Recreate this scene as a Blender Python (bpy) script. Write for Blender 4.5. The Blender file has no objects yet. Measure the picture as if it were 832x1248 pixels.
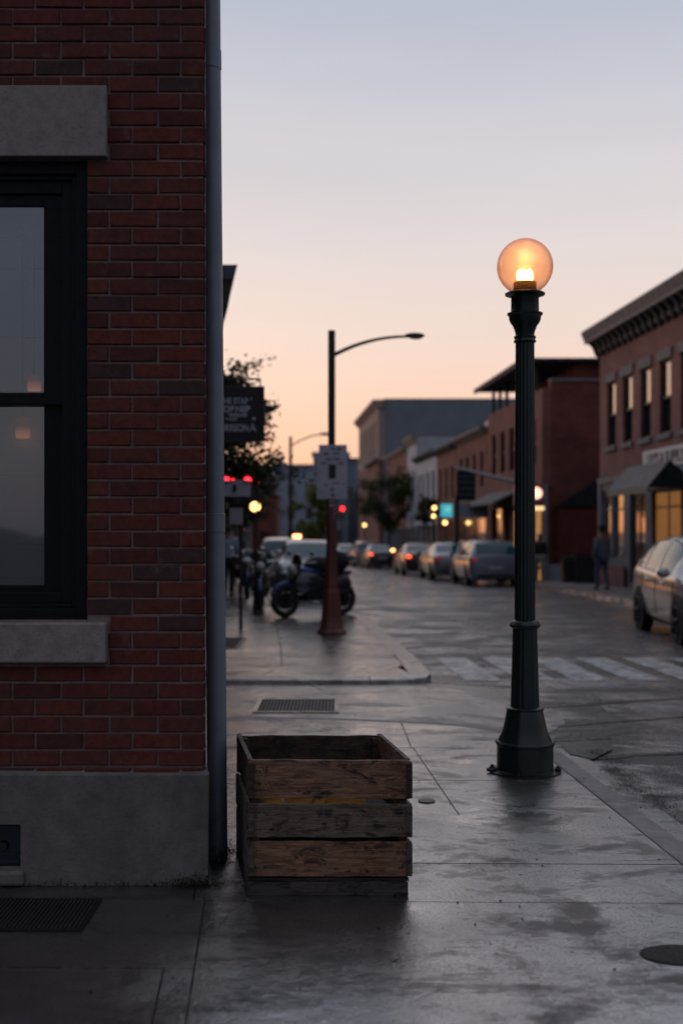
import bpy, bmesh, math, random
from mathutils import Vector, Matrix, Euler
R = math.radians
sc = bpy.context.scene
col = sc.collection
F = 1450.0; HZ = 645.0; CX = 416.0; EYE = 1.6; SH = 0.0661
rnd = random.Random(7)

def drop(D):
    d = max(0.0, D - 30.0)
    return -min(0.0145 * d * min(1.0, d / 6.0 + .3), 2.2)
def S(v, D, z=0.0):            # street frame: v across, D along
    return Vector((v - SH * D, D, z))
def at(px, py, D):             # point seen at a photo pixel at depth D
    return Vector(((px - CX) / F * D, D, EYE + (HZ - py) / F * D))

# ------------------------------------------------------------------ materials
class NT:
    def __init__(s, name):
        s.m = bpy.data.materials.new(name); s.m.use_nodes = True
        s.t = s.m.node_tree; s.t.nodes.clear()
        s.out = s.t.nodes.new('ShaderNodeOutputMaterial')
    def n(s, typ, inp=None, **kw):
        nd = s.t.nodes.new(typ)
        for k, v in kw.items(): setattr(nd, k, v)
        for k, v in (inp or {}).items():
            if hasattr(v, 'is_output') or isinstance(v, bpy.types.NodeSocket): s.t.links.new(v, nd.inputs[k])
            else: nd.inputs[k].default_value = v
        return nd
    def link(s, a, b): s.t.links.new(a, b)
    def ramp(s, fac, stops, interp='LINEAR'):
        r = s.n('ShaderNodeValToRGB'); r.color_ramp.interpolation = interp
        e = r.color_ramp.elements
        while len(e) < len(stops): e.new(.5)
        for i, (p, c) in enumerate(stops):
            e[i].position = p
            if not isinstance(c, (tuple, list)): c = (c, c, c)
            e[i].color = (c[0], c[1], c[2], 1)
        s.link(fac, r.inputs[0]); return r.outputs[0]
    def noise(s, vec, scale, detail=4, rough=.55, dist=0):
        return s.n('ShaderNodeTexNoise', {'Vector': vec, 'Scale': scale, 'Detail': detail, 'Roughness': rough, 'Distortion': dist}).outputs[0]
    def mix(s, f, a, b, typ='MIX'):
        nd = s.n('ShaderNodeMix', data_type='RGBA', blend_type=typ)
        for i, v in ((0, f), (6, a), (7, b)):
            if isinstance(v, bpy.types.NodeSocket): s.link(v, nd.inputs[i])
            else: nd.inputs[i].default_value = v if i == 0 or len(v) == 4 else (v[0], v[1], v[2], 1)
        return nd.outputs[2]
    def math(s, op, a, b=0.0, c=0.0, clamp=False):
        nd = s.n('ShaderNodeMath', operation=op, use_clamp=clamp)
        for i, v in enumerate((a, b, c)):
            if isinstance(v, bpy.types.NodeSocket): s.link(v, nd.inputs[i])
            else: nd.inputs[i].default_value = v
        return nd.outputs[0]
    def bump(s, h, strength=.3, dist=.01):
        return s.n('ShaderNodeBump', {'Height': h, 'Strength': strength, 'Distance': dist}).outputs[0]
    def surf(s, sh):
        s.link(sh, s.out.inputs[0]); return s.m
    def pr(s, **kw):
        names = {'base': 'Base Color', 'rough': 'Roughness', 'metal': 'Metallic', 'normal': 'Normal', 'spec': 'Specular IOR Level',
                 'coat': 'Coat Weight', 'cior': 'Coat IOR', 'cnormal': 'Coat Normal', 'crough': 'Coat Roughness', 'em': 'Emission Color', 'es': 'Emission Strength', 'trans': 'Transmission Weight', 'alpha': 'Alpha', 'ior': 'IOR', 'sub': 'Subsurface Weight'}
        p = s.n('ShaderNodeBsdfPrincipled')
        for k, v in kw.items():
            i = p.inputs[names[k]]
            if isinstance(v, bpy.types.NodeSocket): s.link(v, i)
            elif isinstance(v, (tuple, list)): i.default_value = (v[0], v[1], v[2], 1)
            else: i.default_value = v
        return p.outputs[0]
    def pos(s): return s.n('ShaderNodeNewGeometry').outputs['Position']
    def obj(s): return s.n('ShaderNodeTexCoord').outputs['Object']

def plain(name, c, rough=.5, metal=0, var=.25, scale=6, bump=.15, bd=.004, spec=.5, coat=0, em=None, es=0):
    m = NT(name); o = m.obj()
    nz = m.noise(o, scale, 5, .6)
    c2 = tuple(max(0, x * (1 - var)) for x in c); c3 = tuple(x * (1 + var) for x in c)
    cc = m.ramp(nz, [(.3, c2), (.7, c3)])
    rr = m.ramp(m.noise(o, scale * 2.3, 3), [(.3, max(.02, rough * .8)), (.7, min(1, rough * 1.2))])
    kw = dict(base=cc, rough=rr, metal=metal, spec=spec, coat=coat)
    if bump: kw['normal'] = m.bump(m.noise(o, scale * 9, 4), bump, bd)
    if em: kw['em'] = em; kw['es'] = es
    return m.surf(m.pr(**kw))

def emit(name, c, s):
    m = NT(name)
    nz = m.noise(m.obj(), 9, 2)
    cc = m.ramp(nz, [(.3, tuple(x * .75 for x in c)), (.7, c)])
    return m.surf(m.pr(base=(.02, .02, .02), rough=.4, em=cc, es=s))

def paint(name, c, rough=.3, metal=.0):
    m = NT(name); o = m.obj()
    nz = m.noise(o, 3, 5)
    dirt = m.ramp(m.noise(o, 14, 6, .7), [(.45, .0), (.8, .35)])
    cc = m.mix(dirt, m.ramp(nz, [(.3, tuple(x * .92 for x in c)), (.7, c)]), (.12, .11, .10))
    return m.surf(m.pr(base=cc, rough=rough, metal=metal, coat=.8, crough=.12))

def brick_far(name, c1, c2, mortar, bump=.5):
    m = NT(name); p = m.pos()
    sp = m.n('ShaderNodeSeparateXYZ', {0: p})
    u = m.math('ADD', sp.outputs[0], sp.outputs[1])
    v = m.n('ShaderNodeCombineXYZ', {0: u, 1: sp.outputs[2]}).outputs[0]
    b = m.n('ShaderNodeTexBrick', {'Vector': v, 'Color1': (*c1, 1), 'Color2': (*c2, 1), 'Mortar': (*mortar, 1), 'Scale': 1.0,
            'Mortar Size': .006, 'Mortar Smooth': .3, 'Bias': 0.0, 'Brick Width': .22, 'Row Height': .075})
    nz = m.ramp(m.noise(p, .9, 6, .65), [(.3, .6), (.7, 1.25)])
    cc = m.mix(1.0, b.outputs[0], nz, 'MULTIPLY')
    return m.surf(m.pr(base=cc, rough=.85, normal=m.bump(b.outputs[1], -bump, .006)))

def concrete_wet(name, base, wet=.5, slab=True, scale=1.0, rmin=.2, rmax=.45, bmp=.9, crm=.20, cbd=.0030):
    m = NT(name); p = m.pos()
    sp = m.n('ShaderNodeMapping', {'Vector': p, 'Scale': (1.0, 1.0, 1.0)}).outputs[0]
    big = m.noise(sp, .85 * scale, 5, .6, .6)
    mid = m.noise(sp, 3.2 * scale, 6, .65, .8)
    fine = m.noise(sp, 30, 6, .75)
    grit = m.noise(sp, 75, 4, .7)
    wetm = m.math('MULTIPLY_ADD', mid, .45, m.math('MULTIPLY', big, .65))
    # 0 = dry / 1 = wet
    wm = m.ramp(wetm, [(.56 - wet * .22, 0.0), (.64 - wet * .22, .45), (.70 - wet * .22, .6), (.76 - wet * .22, 1.0)])
    tone = m.ramp(m.noise(sp, 5, 6, .7), [(.25, .72), (.75, 1.25)])
    cc = m.mix(1.0, base, tone, 'MULTIPLY')
    if slab:
        isl = m.n('ShaderNodeNewGeometry').outputs['Random Per Island']
        cc = m.mix(1.0, cc, m.ramp(isl, [(0, .82), (1, 1.15)]), 'MULTIPLY')
    sh = m.ramp(m.math('MULTIPLY_ADD', m.noise(m.n('ShaderNodeMapping', {'Vector': p, 'Location': (3.7, 1.9, 0), 'Scale': (.8, 1.4, 1)}).outputs[0], 1.9 * scale, 7, .68, .5), .8, m.math('MULTIPLY', m.noise(sp, 11, 5, .7), .25)), [(.42, 0.0), (.475, .5), (.525, 1.0)])
    spots = m.ramp(m.noise(sp, 22, 3, .5), [(.66, 0.0), (.72, .6)])
    cc = m.mix(spots, cc, tuple(x * .35 for x in base))
    vor = m.n('ShaderNodeTexVoronoi', {'Vector': m.mix(.12, sp, m.n('ShaderNodeTexNoise', {'Vector': sp, 'Scale': 3.0}).outputs[1]), 'Scale': .9}, feature='DISTANCE_TO_EDGE').outputs[0]
    crack = m.ramp(vor, [(.0, 1.0), (.006, 0.0)])
    ckm = m.math('MULTIPLY', crack, m.ramp(m.noise(sp, .7, 2), [(.52, 0.0), (.6, .9)]))
    cc = m.mix(ckm, cc, tuple(x * .25 for x in base))
    cc = m.mix(m.math('MULTIPLY', wm, .45), cc, tuple(x * .35 for x in base))
    rr = m.math('MULTIPLY_ADD', wm, -(rmax - rmin), rmax)
    rr = m.math('ADD', rr, m.ramp(fine, [(.3, -.05), (.7, .07)]), clamp=True)
    h = m.math('ADD', m.math('MULTIPLY', fine, 1.1), m.math('MULTIPLY', grit, 1.2))
    h = m.math('ADD', h, m.math('MULTIPLY', m.noise(sp, 6, 4), 1.3))
    h = m.math('SUBTRACT', h, ckm)
    h = m.math('MULTIPLY', h, m.math('MULTIPLY_ADD', wm, -.75, 1.0))
    return m.surf(m.pr(base=cc, rough=rr, spec=.6, coat=m.math('MULTIPLY', m.math('MULTIPLY_ADD', sh, .88, .12), m.ramp(grit, [(.34, .62), (.52, 1.0)])), cior=6.0, crough=m.math('MULTIPLY_ADD', sh, -.08, crm), cnormal=m.bump(h, bmp, cbd), normal=m.bump(h, bmp, .008)))

def asphalt_wet(name, base=(.026, .026, .031)):
    m = NT(name); p = m.pos()
    sp = m.n('ShaderNodeMapping', {'Vector': p, 'Scale': (1.0, .6, 1.0)}).outputs[0]
    big = m.noise(sp, .35, 5, .6, .5); mid = m.noise(sp, 1.7, 6, .65, .8)
    wetm = m.math('MULTIPLY_ADD', mid, .45, m.math('MULTIPLY', big, .65))
    wm = m.ramp(wetm, [(.52, 0.0), (.60, 1.0)])
    ag = m.n('ShaderNodeTexVoronoi', {'Vector': p, 'Scale': 55.0}).outputs[0]
    tone = m.ramp(m.noise(p, 3, 6, .7), [(.25, .7), (.75, 1.35)])
    cc = m.mix(1.0, base, tone, 'MULTIPLY')
    cc = m.mix(m.ramp(m.noise(p, 140, 2), [(.6, 0.0), (.7, .5)]), cc, (.13, .13, .13))
    vor = m.n('ShaderNodeTexVoronoi', {'Vector': m.mix(.15, p, m.n('ShaderNodeTexNoise', {'Vector': p, 'Scale': 2.0}).outputs[1]), 'Scale': .55}, feature='DISTANCE_TO_EDGE').outputs[0]
    crack = m.ramp(vor, [(.0, 1.0), (.012, 0.0)])
    cc = m.mix(m.math('MULTIPLY', crack, .8), cc, (.008, .008, .009))
    rr = m.math('MULTIPLY_ADD', wm, -.22, .46)
    h = m.math('ADD', m.math('MULTIPLY', ag, 1.3), m.math('MULTIPLY', m.noise(p, 7, 6), 2.6))
    h = m.math('SUBTRACT', h, m.math('MULTIPLY', crack, 1.5))
    h = m.math('MULTIPLY', h, m.math('MULTIPLY_ADD', wm, -.6, 1.0))
    return m.surf(m.pr(base=cc, rough=rr, spec=.6, coat=m.ramp(m.noise(m.n('ShaderNodeMapping', {'Vector': p, 'Location': (9.1, 4.0, 0), 'Scale': (.6, 1.0, 1)}).outputs[0], 1.3, 8, .7, .6), [(.47, .05), (.57, 1.0)]), cior=3.4, crough=m.math('MULTIPLY_ADD', wm, -.08, .22), cnormal=m.bump(h, .9, .004), normal=m.bump(h, .9, .016)))

def near_brick():
    m = NT('weathered_brick'); p = m.pos(); isl = m.n('ShaderNodeNewGeometry').outputs['Random Per Island']
    base = m.ramp(isl, [(0, (.10, .030, .024)), (.2, (.15, .036, .027)), (.45, (.18, .045, .030)), (.62, (.150, .040, .030)), (.80, (.19, .048, .030)), (.93, (.13, .04, .034)), (.965, (.08, .045, .045)), (1, (.09, .042, .04))])
    nz = m.ramp(m.noise(p, 26, 6, .7), [(.25, .45), (.8, 1.2)])
    cc = m.mix(1.0, base, nz, 'MULTIPLY')
    soot = m.ramp(m.noise(p, 2.1, 5, .6), [(.45, 0.0), (.75, .5)])
    cc = m.mix(soot, cc, (.05, .032, .032))
    eff = m.ramp(m.noise(p, 9, 6, .75), [(.60, 0.0), (.74, .45)])
    cc = m.mix(eff, cc, (.22, .17, .15))
    return m.surf(m.pr(base=cc, rough=.82, spec=.3, normal=m.bump(m.noise(p, 130, 5, .7), .7, .004)))

def stone(name, c, scale=14, bump=.6, stain=True):
    m = NT(name); p = m.pos()
    cc = m.ramp(m.noise(p, scale, 8, .75), [(.25, tuple(x * .62 for x in c)), (.5, c), (.78, tuple(x * 1.35 for x in c))])
    if stain:
        st = m.ramp(m.noise(m.n('ShaderNodeMapping', {'Vector': p, 'Scale': (2.2, 2.2, .8)}).outputs[0], 1.6, 5, .6), [(.42, 0.0), (.7, .6)])
        cc = m.mix(st, cc, tuple(x * .5 for x in c))
    pits = m.ramp(m.noise(p, 95, 3), [(.62, 0.0), (.7, .55)])
    cc = m.mix(pits, cc, tuple(x * .4 for x in c))
    h = m.math('SUBTRACT', m.noise(p, 50, 6, .7), m.math('MULTIPLY', pits, .6))
    return m.surf(m.pr(base=cc, rough=.9, spec=.25, normal=m.bump(h, bump, .006)))

def wood(name, c1, c2, dark=.45):
    m = NT(name); o = m.obj()
    isl = m.n('ShaderNodeNewGeometry').outputs['Random Per Island']
    off = m.n('ShaderNodeCombineXYZ', {0: m.math('MULTIPLY', isl, 37.0), 2: m.math('MULTIPLY', isl, 11.0)}).outputs[0]
    v = m.n('ShaderNodeVectorMath', {0: o, 1: off}, operation='ADD').outputs[0]
    st = m.n('ShaderNodeMapping', {'Vector': v, 'Scale': (1.6, 9.0, 17.0)}).outputs[0]
    g = m.noise(st, 3.2, 8, .68, 1.6)
    g2 = m.noise(m.n('ShaderNodeMapping', {'Vector': v, 'Scale': (3, 40.0, 90.0)}).outputs[0], 2.0, 4, .6, .4)
    cc = m.ramp(g, [(.28, tuple(x * .35 for x in c1)), (.45, c1), (.62, c2), (.8, tuple(x * 1.25 for x in c2))])
    cc = m.mix(m.ramp(isl, [(.3, 0.0), (.7, .75)], 'LINEAR'), cc, m.ramp(g, [(.3, (.05, .045, .042)), (.7, (.20, .175, .155))]))
    cc = m.mix(1.0, cc, m.ramp(g2, [(.3, .55), (.65, 1.2)]), 'MULTIPLY')
    blot = m.ramp(m.math('MULTIPLY_ADD', g, .45, m.math('MULTIPLY', m.noise(m.n('ShaderNodeMapping', {'Vector': v, 'Scale': (.8, 1, 1.5)}).outputs[0], 9.0, 8, .72, 1.4), .62)), [(.54, 0.0), (.57, .55), (.605, .95)])
    gp_ = m.ramp(m.noise(m.n('ShaderNodeMapping', {'Vector': v, 'Scale': (.7, 1, 2.2)}).outputs[0], 5.0, 6, .7, .8), [(.45, 0.0), (.62, .55)])
    cc = m.mix(gp_, cc, m.ramp(g2, [(.3, (.07, .06, .055)), (.7, tuple(x * .8 + .06 for x in c2))]))
    cc = m.mix(blot, cc, (.014, .012, .012))
    return m.surf(m.pr(base=cc, rough=.72, spec=.35, normal=m.bump(m.math('ADD', g2, m.math('MULTIPLY', g, .8)), .8, .004)))

def glass_dark(name, c=(.02, .03, .035), rough=.05):
    m = NT(name); o = m.obj()
    nz = m.ramp(m.noise(o, 2.0, 3), [(.3, tuple(x * .6 for x in c)), (.7, c)])
    return m.surf(m.pr(base=nz, rough=rough, spec=1.0, coat=1, crough=.03, normal=m.bump(m.noise(o, 1.4, 2), .06, .02)))

M = {}
M['brick'] = near_brick()
M['mortar'] = stone('mortar_joint', (.27, .20, .185), 40, .5)
M['plinth'] = stone('rendered_plinth', (.185, .168, .165), 9, .7)
M['lintel'] = stone('cast_stone', (.29, .26, .25), 16, .6, False)
M['black'] = plain('black_paint', (.012, .014, .017), .45, var=.3)
M['blackmetal'] = plain('black_metal', (.015, .016, .018), .35, .3)
M['frame'] = plain('window_paint', (.004, .005, .009), .5, var=.3, scale=12, spec=.2)
def pipe_mat():
    m = NT('galvanised_paint'); p = m.pos()
    cc = m.ramp(m.noise(p, 5, 6, .65), [(.3, (.19, .225, .27)), (.7, (.25, .29, .335))])
    sc_ = m.ramp(m.noise(m.n('ShaderNodeMapping', {'Vector': p, 'Scale': (1, 1, .35)}).outputs[0], 46, 5, .7), [(.66, 0.0), (.74, .8)])
    cc = m.mix(sc_, cc, (.26, .28, .3))
    low = m.n('ShaderNodeSeparateXYZ', {0: p}).outputs[2]
    gr = m.math('MULTIPLY', m.ramp(low, [(0.0, .9), (.45, 0.0)]), m.ramp(m.noise(p, 12, 5), [(.4, .3), (.6, 1.0)]))
    cc = m.mix(gr, cc, (.025, .028, .02))
    return m.surf(m.pr(base=cc, rough=.5, metal=.25, normal=m.bump(m.noise(p, 22, 5), .25, .004)))
M['pipe'] = pipe_mat()
M['side'] = concrete_wet('wet_sidewalk', (.055, .049, .049), .5)
M['side2'] = concrete_wet('wet_sidewalk_beyond', (.07, .062, .062), .6, scale=.7)
M['kerb'] = concrete_wet('kerb_concrete', (.17, .155, .152), .2, bmp=.6)
M['kerbdry'] = stone('kerb_stone', (.34, .31, .30), 12, .6)
M['apron'] = concrete_wet('alley_concrete', (.05, .048, .052), .35, False, .8)
M['sideR'] = plain('dry_sidewalk', (.16, .14, .135), .8, scale=2, bump=.3)
M['road'] = asphalt_wet('wet_asphalt')
M['tar'] = plain('tar_seal', (.010, .010, .012), .25, var=.5, scale=5, bump=.4)
M['ground'] = plain('earth', (.05, .047, .045), .9, scale=.5)
M['mark'] = None
def mark_mat():
    m = NT('worn_road_paint'); p = m.pos()
    w = m.ramp(m.noise(p, 5.5, 7, .75), [(.38, 0.0), (.6, 1.0)])
    cc = m.mix(w, (.055, .054, .057), (.60, .58, .58))
    return m.surf(m.pr(base=cc, rough=.38, normal=m.bump(m.noise(p, 60, 4), .5, .006)))
M['mark'] = mark_mat()
M['iron'] = plain('cast_iron', (.022, .022, .024), .38, .5, scale=20, bump=.5)
M['ironrough'] = plain('rusted_iron', (.02, .018, .018), .85, .2, scale=20, bump=.5)
M['lampgreen'] = plain('dark_green_enamel', (.006, .020, .020), .34, .0, .4, 9, .25, .003)
M['redpost'] = plain('oxide_red_enamel', (.12, .034, .026), .5, 0, .35, 6)
M['bronze'] = plain('brown_steel', (.035, .024, .02), .5, .3)
M['steelgrey'] = plain('grey_steel', (.30, .31, .33), .45, .4)
M['signwhite'] = plain('sign_face', (.46, .45, .54), .5, 0, .15, 3, .05)
M['signmark'] = plain('sign_print', (.03, .03, .045), .6)
M['signblack'] = plain('black_sign_face', (.010, .011, .016), .4)
M['letter'] = plain('pale_lettering', (.34, .38, .46), .5)
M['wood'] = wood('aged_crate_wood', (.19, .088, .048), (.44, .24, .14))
M['wooddark'] = wood('dark_crate_wood', (.05, .025, .018), (.10, .05, .032))  # darker tone of the crate wood
M['woodblack'] = wood('black_crate_wood', (.018, .011, .009), (.04, .024, .018))  # near-black tone for the crate base
M['brickR'] = brick_far('rose_brick', (.225, .092, .080), (.175, .072, .064), (.18, .12, .115))
M['brickD'] = brick_far('dark_red_brick', (.15, .036, .026), (.19, .05, .034), (.11, .05, .04))
M['brickM'] = brick_far('russet_brick', (.23, .082, .066), (.18, .064, .052), (.15, .09, .08))
M['redpaint'] = plain('dark_red_render', (.11, .016, .014), .8, scale=2)
M['greyst'] = plain('grey_painted_timber', (.15, .145, .155), .7, scale=3)
M['cornice'] = plain('weathered_cornice', (.17, .155, .15), .75, scale=3, bump=.3)
M['darkstone'] = plain('grey_lintel_stone', (.15, .145, .155), .8)
M['slate'] = plain('slate_render', (.19, .225, .26), .85, scale=.6, var=.12)
M['sidelit_front'] = plain('sidelit_grey_masonry', (.34, .255, .22), .85, scale=1)  # pinkish side light put into the colour of a grey front
M['white'] = plain('white_masonry', (.42, .45, .50), .8, scale=1.5, var=.15)
M['paleblue'] = plain('pale_blue_render', (.27, .32, .39), .85, scale=.4, var=.12)
M['roofdark'] = plain('dark_roofing', (.03, .028, .03), .8)
M['awning'] = plain('grey_canvas', (.16, .15, .145), .85, scale=5)
M['awndark'] = plain('black_canvas', (.006, .009, .011), .9)
M['beige'] = plain('beige_trim', (.26, .22, .18), .8)
M['glassR'] = glass_dark('window_glass')
M['glassD'] = glass_dark('dark_shop_glass', (.012, .014, .018), .12)
M['lit'] = emit('lit_interior', (.95, .38, .08), .20)
M['lit2'] = emit('bright_interior', (1, .55, .2), .9)
M['bark'] = plain('bark', (.03, .024, .02), .9, scale=20, bump=.8)
def leafm(name, a, b):
    m = NT(name); isl = m.n('ShaderNodeNewGeometry').outputs['Random Per Island']
    cc = m.ramp(isl, [(0, a), (1, b)])
    p = m.pr(base=cc, rough=.6, spec=.3)
    t = m.n('ShaderNodeBsdfTranslucent', {'Color': cc}).outputs[0]
    mx = m.n('ShaderNodeMixShader', {0: .25, 1: p, 2: t}).outputs[0]
    return m.surf(mx)
M['leafD'] = leafm('dark_leaves', (.014, .024, .008), (.06, .06, .022))
M['leafY'] = leafm('yellow_green_leaves', (.09, .12, .025), (.20, .21, .05))
M['leafM'] = leafm('green_leaves', (.018, .035, .012), (.055, .075, .025))
M['tyre'] = plain('tyre_rubber', (.010, .010, .011), .75, scale=20)
M['rim'] = plain('alloy', (.22, .22, .23), .35, .8)
M['rimdark'] = plain('dark_alloy', (.04, .04, .042), .4, .7)
M['carglass'] = plain('teal_car_glass', (.018, .075, .095), .06, var=.2, scale=2, bump=0, spec=.7)
M['trim'] = plain('black_plastic', (.012, .012, .013), .5)
M['chrome'] = plain('chrome', (.6, .6, .62), .15, 1, .05, bump=0)
M['silver'] = paint('silver_car_paint', (.36, .35, .35), .28, .55)
M['bluegrey'] = paint('blue_grey_car_paint', (.19, .23, .29), .3, .5)
M['whitecar'] = paint('white_car_paint', (.55, .56, .58), .35)
M['slatecar'] = paint('slate_car_paint', (.07, .09, .12), .35, .1)
M['blackcar'] = paint('black_car_paint', (.010, .012, .018), .25)
M['greycar'] = paint('grey_car_paint', (.24, .24, .25), .3, .5)
M['maroon'] = paint('maroon_car_paint', (.06, .015, .018), .3, .3)
M['tail'] = emit('lit_brake_lamp', (1, .10, .03), 3.2)
M['taildim'] = emit('tail_lamp', (.7, .02, .03), .22)
M['amber'] = emit('amber_lamp', (1, .42, .12), 7)
M['headdim'] = plain('headlamp_lens', (.5, .5, .5), .1, 0, .1, bump=0)
M['plate'] = plain('number_plate', (.35, .36, .4), .5)
M['redsig'] = emit('red_signal', (1, .02, .03), 6)
M['yglobe'] = emit('yellow_globe', (1, .60, .18), 4.5)
M['skin'] = plain('skin', (.22, .12, .08), .6)
M['clothblack'] = plain('black_cloth', (.008, .008, .010), .9)
M['clothblue'] = plain('pale_blue_cloth', (.28, .36, .46), .9)
M['denim'] = plain('denim', (.05, .075, .13), .9)
M['jacketblue'] = plain('faded_blue_jacket', (.09, .12, .17), .9)
M['hair'] = plain('hair', (.02, .014, .01), .8)
M['yellow'] = plain('yellow_rind', (.55, .27, .02), .5, scale=18)
M['moss'] = leafm('moss', (.012, .018, .006), (.035, .04, .015))
M['litter'] = leafm('wet_litter', (.006, .005, .005), (.03, .02, .014))

# ------------------------------------------------------------------ mesh builder
class MB:
    def __init__(s): s.v = []; s.f = []
    def add(s, vs, fs):
        b = len(s.v); s.v += [Vector(v) for v in vs]; s.f += [tuple(b + i for i in f) for f in fs]; return s
    def hexa(s, p):   # p: 4 bottom ccw, 4 top ccw
        return s.add(p, [(3, 2, 1, 0), (4, 5, 6, 7), (0, 1, 5, 4), (1, 2, 6, 5), (2, 3, 7, 6), (3, 0, 4, 7)])
    def box(s, x0, x1, y0, y1, z0, z1):
        return s.hexa([(x0, y0, z0), (x1, y0, z0), (x1, y1, z0), (x0, y1, z0), (x0, y0, z1), (x1, y0, z1), (x1, y1, z1), (x0, y1, z1)])
    def sbox(s, v0, v1, d0, d1, z0, z1):
        return s.hexa([S(v0, d0, z0), S(v1, d0, z0), S(v1, d1, z0), S(v0, d1, z0), S(v0, d0, z1), S(v1, d0, z1), S(v1, d1, z1), S(v0, d1, z1)])
    def prism(s, pts, off):          # closed polygon of 3D points extruded by off
        n = len(pts); off = Vector(off); pts = [Vector(p) for p in pts]
        return s.add(pts + [p + off for p in pts], [tuple(range(n))[::-1], tuple(range(n, 2 * n))] + [(i, (i + 1) % n, (i + 1) % n + n, i + n) for i in range(n)])
    def ring(s, c, ax, r, n, ph=0):
        ax = Vector(ax).normalized(); a = ax.orthogonal().normalized(); b = ax.cross(a)
        return [Vector(c) + a * (r * math.cos(2 * math.pi * i / n + ph)) + b * (r * math.sin(2 * math.pi * i / n + ph)) for i in range(n)]
    def tube(s, pts, rs, n=8, cap=True):
        pts = [Vector(p) for p in pts]
        if not hasattr(rs, '__len__'): rs = [rs] * len(pts)
        b = len(s.v); up = None
        for i, p in enumerate(pts):
            t = (pts[min(i + 1, len(pts) - 1)] - pts[max(i - 1, 0)]).normalized()
            if up is None: up = t.orthogonal().normalized()
            up = (up - t * up.dot(t)).normalized(); w = t.cross(up)
            for k in range(n):
                a = 2 * math.pi * k / n
                s.v.append(p + (up * math.cos(a) + w * math.sin(a)) * rs[i])
        for i in range(len(pts) - 1):
            for k in range(n):
                a = b + i * n + k; c = b + i * n + (k + 1) % n
                s.f.append((a, c, c + n, a + n))
        if cap:
            s.f.append(tuple(b + k for k in range(n))[::-1]); e = b + (len(pts) - 1) * n
            s.f.append(tuple(e + k for k in range(n)))
        return s
    def lathe(s, prof, c=(0, 0, 0), n=32, mod=None, cap=True):
        c = Vector(c); b = len(s.v)
        for j, (r, z) in enumerate(prof):
            for k in range(n):
                a = 2 * math.pi * k / n
                rr = r * (mod(a, j) if mod else 1)
                s.v.append(c + Vector((rr * math.cos(a), rr * math.sin(a), z)))
        for j in range(len(prof) - 1):
            for k in range(n):
                p = b + j * n + k; q = b + j * n + (k + 1) % n
                s.f.append((p, q, q + n, p + n))
        if cap:
            s.f.append(tuple(b + k for k in range(n))[::-1]); e = b + (len(prof) - 1) * n
            s.f.append(tuple(e + k for k in range(n)))
        return s
    def ball(s, c, r, n=16, m=10, sc_=(1, 1, 1)):
        prof = [(max(1e-4, math.sin(math.pi * j / m)), -math.cos(math.pi * j / m)) for j in range(m + 1)]
        b = len(s.v); s.lathe(prof, (0, 0, 0), n)
        for i in range(b, len(s.v)):
            v = s.v[i]; s.v[i] = Vector(c) + Vector((v.x * r * sc_[0], v.y * r * sc_[1], v.z * r * sc_[2]))
        return s
    def xf(s, mat):
        s.v = [mat @ v for v in s.v]; return s
    def build(s, name, mat, parent=None, smooth=False, bevel=0, world=True, fix=False):
        me = bpy.data.meshes.new(name)
        off = parent['_w'] if (parent is not None and world and '_w' in parent) else None
        o_ = Vector(off) if off is not None else Vector((0, 0, 0))
        me.from_pydata([v - o_ for v in s.v], [], s.f)
        me.materials.append(M[mat] if isinstance(mat, str) else mat)
        bm = bmesh.new(); bm.from_mesh(me)
        if fix: bmesh.ops.remove_doubles(bm, verts=bm.verts, dist=1e-4)
        bmesh.ops.recalc_face_normals(bm, faces=bm.faces); bm.to_mesh(me); bm.free()
        me.update()
        if smooth:
            for p in me.polygons: p.use_smooth = True
            me.set_sharp_from_angle(angle=R(38))
        ob = bpy.data.objects.new(name, me); col.objects.link(ob)
        if parent is not None: ob.parent = parent
        if off is not None: ob['_w'] = [0, 0, 0]; ob['_w'] = list(o_)
        if bevel:
            b = ob.modifiers.new('bevel', 'BEVEL'); b.width = bevel; b.segments = 2; b.limit_method = 'ANGLE'; b.angle_limit = R(40)
        return ob

def tag(o, label, cat, group=None):
    o['label'] = label; o['category'] = cat
    if group: o['group'] = group
    return o
def thing(name, label, cat, loc=(0, 0, 0), group=None, rz=0):
    o = bpy.data.objects.new(name, None); col.objects.link(o); o.location = loc; o.rotation_euler = (0, 0, rz)
    o.empty_display_size = .1
    if not rz: o['_w'] = list(loc)
    return tag(o, label, cat, group)
def single(mb, name, mat, label, cat, group=None, **kw):     # a thing that is one mesh, origin at its base
    c = Vector((sum(v.x for v in mb.v) / len(mb.v), sum(v.y for v in mb.v) / len(mb.v), min(v.z for v in mb.v)))
    mb.v = [v - c for v in mb.v]
    o = mb.build(name, mat, None, **kw); o.location = c
    return tag(o, label, cat, group)
def struct(ob, kind='structure'): ob['kind'] = kind; return ob
def copy_tree(o, parent=None):
    c = o.copy(); col.objects.link(c); c.parent = parent
    for ch in [x for x in bpy.data.objects if x.parent == o]: copy_tree(ch, c)
    return c
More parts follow.
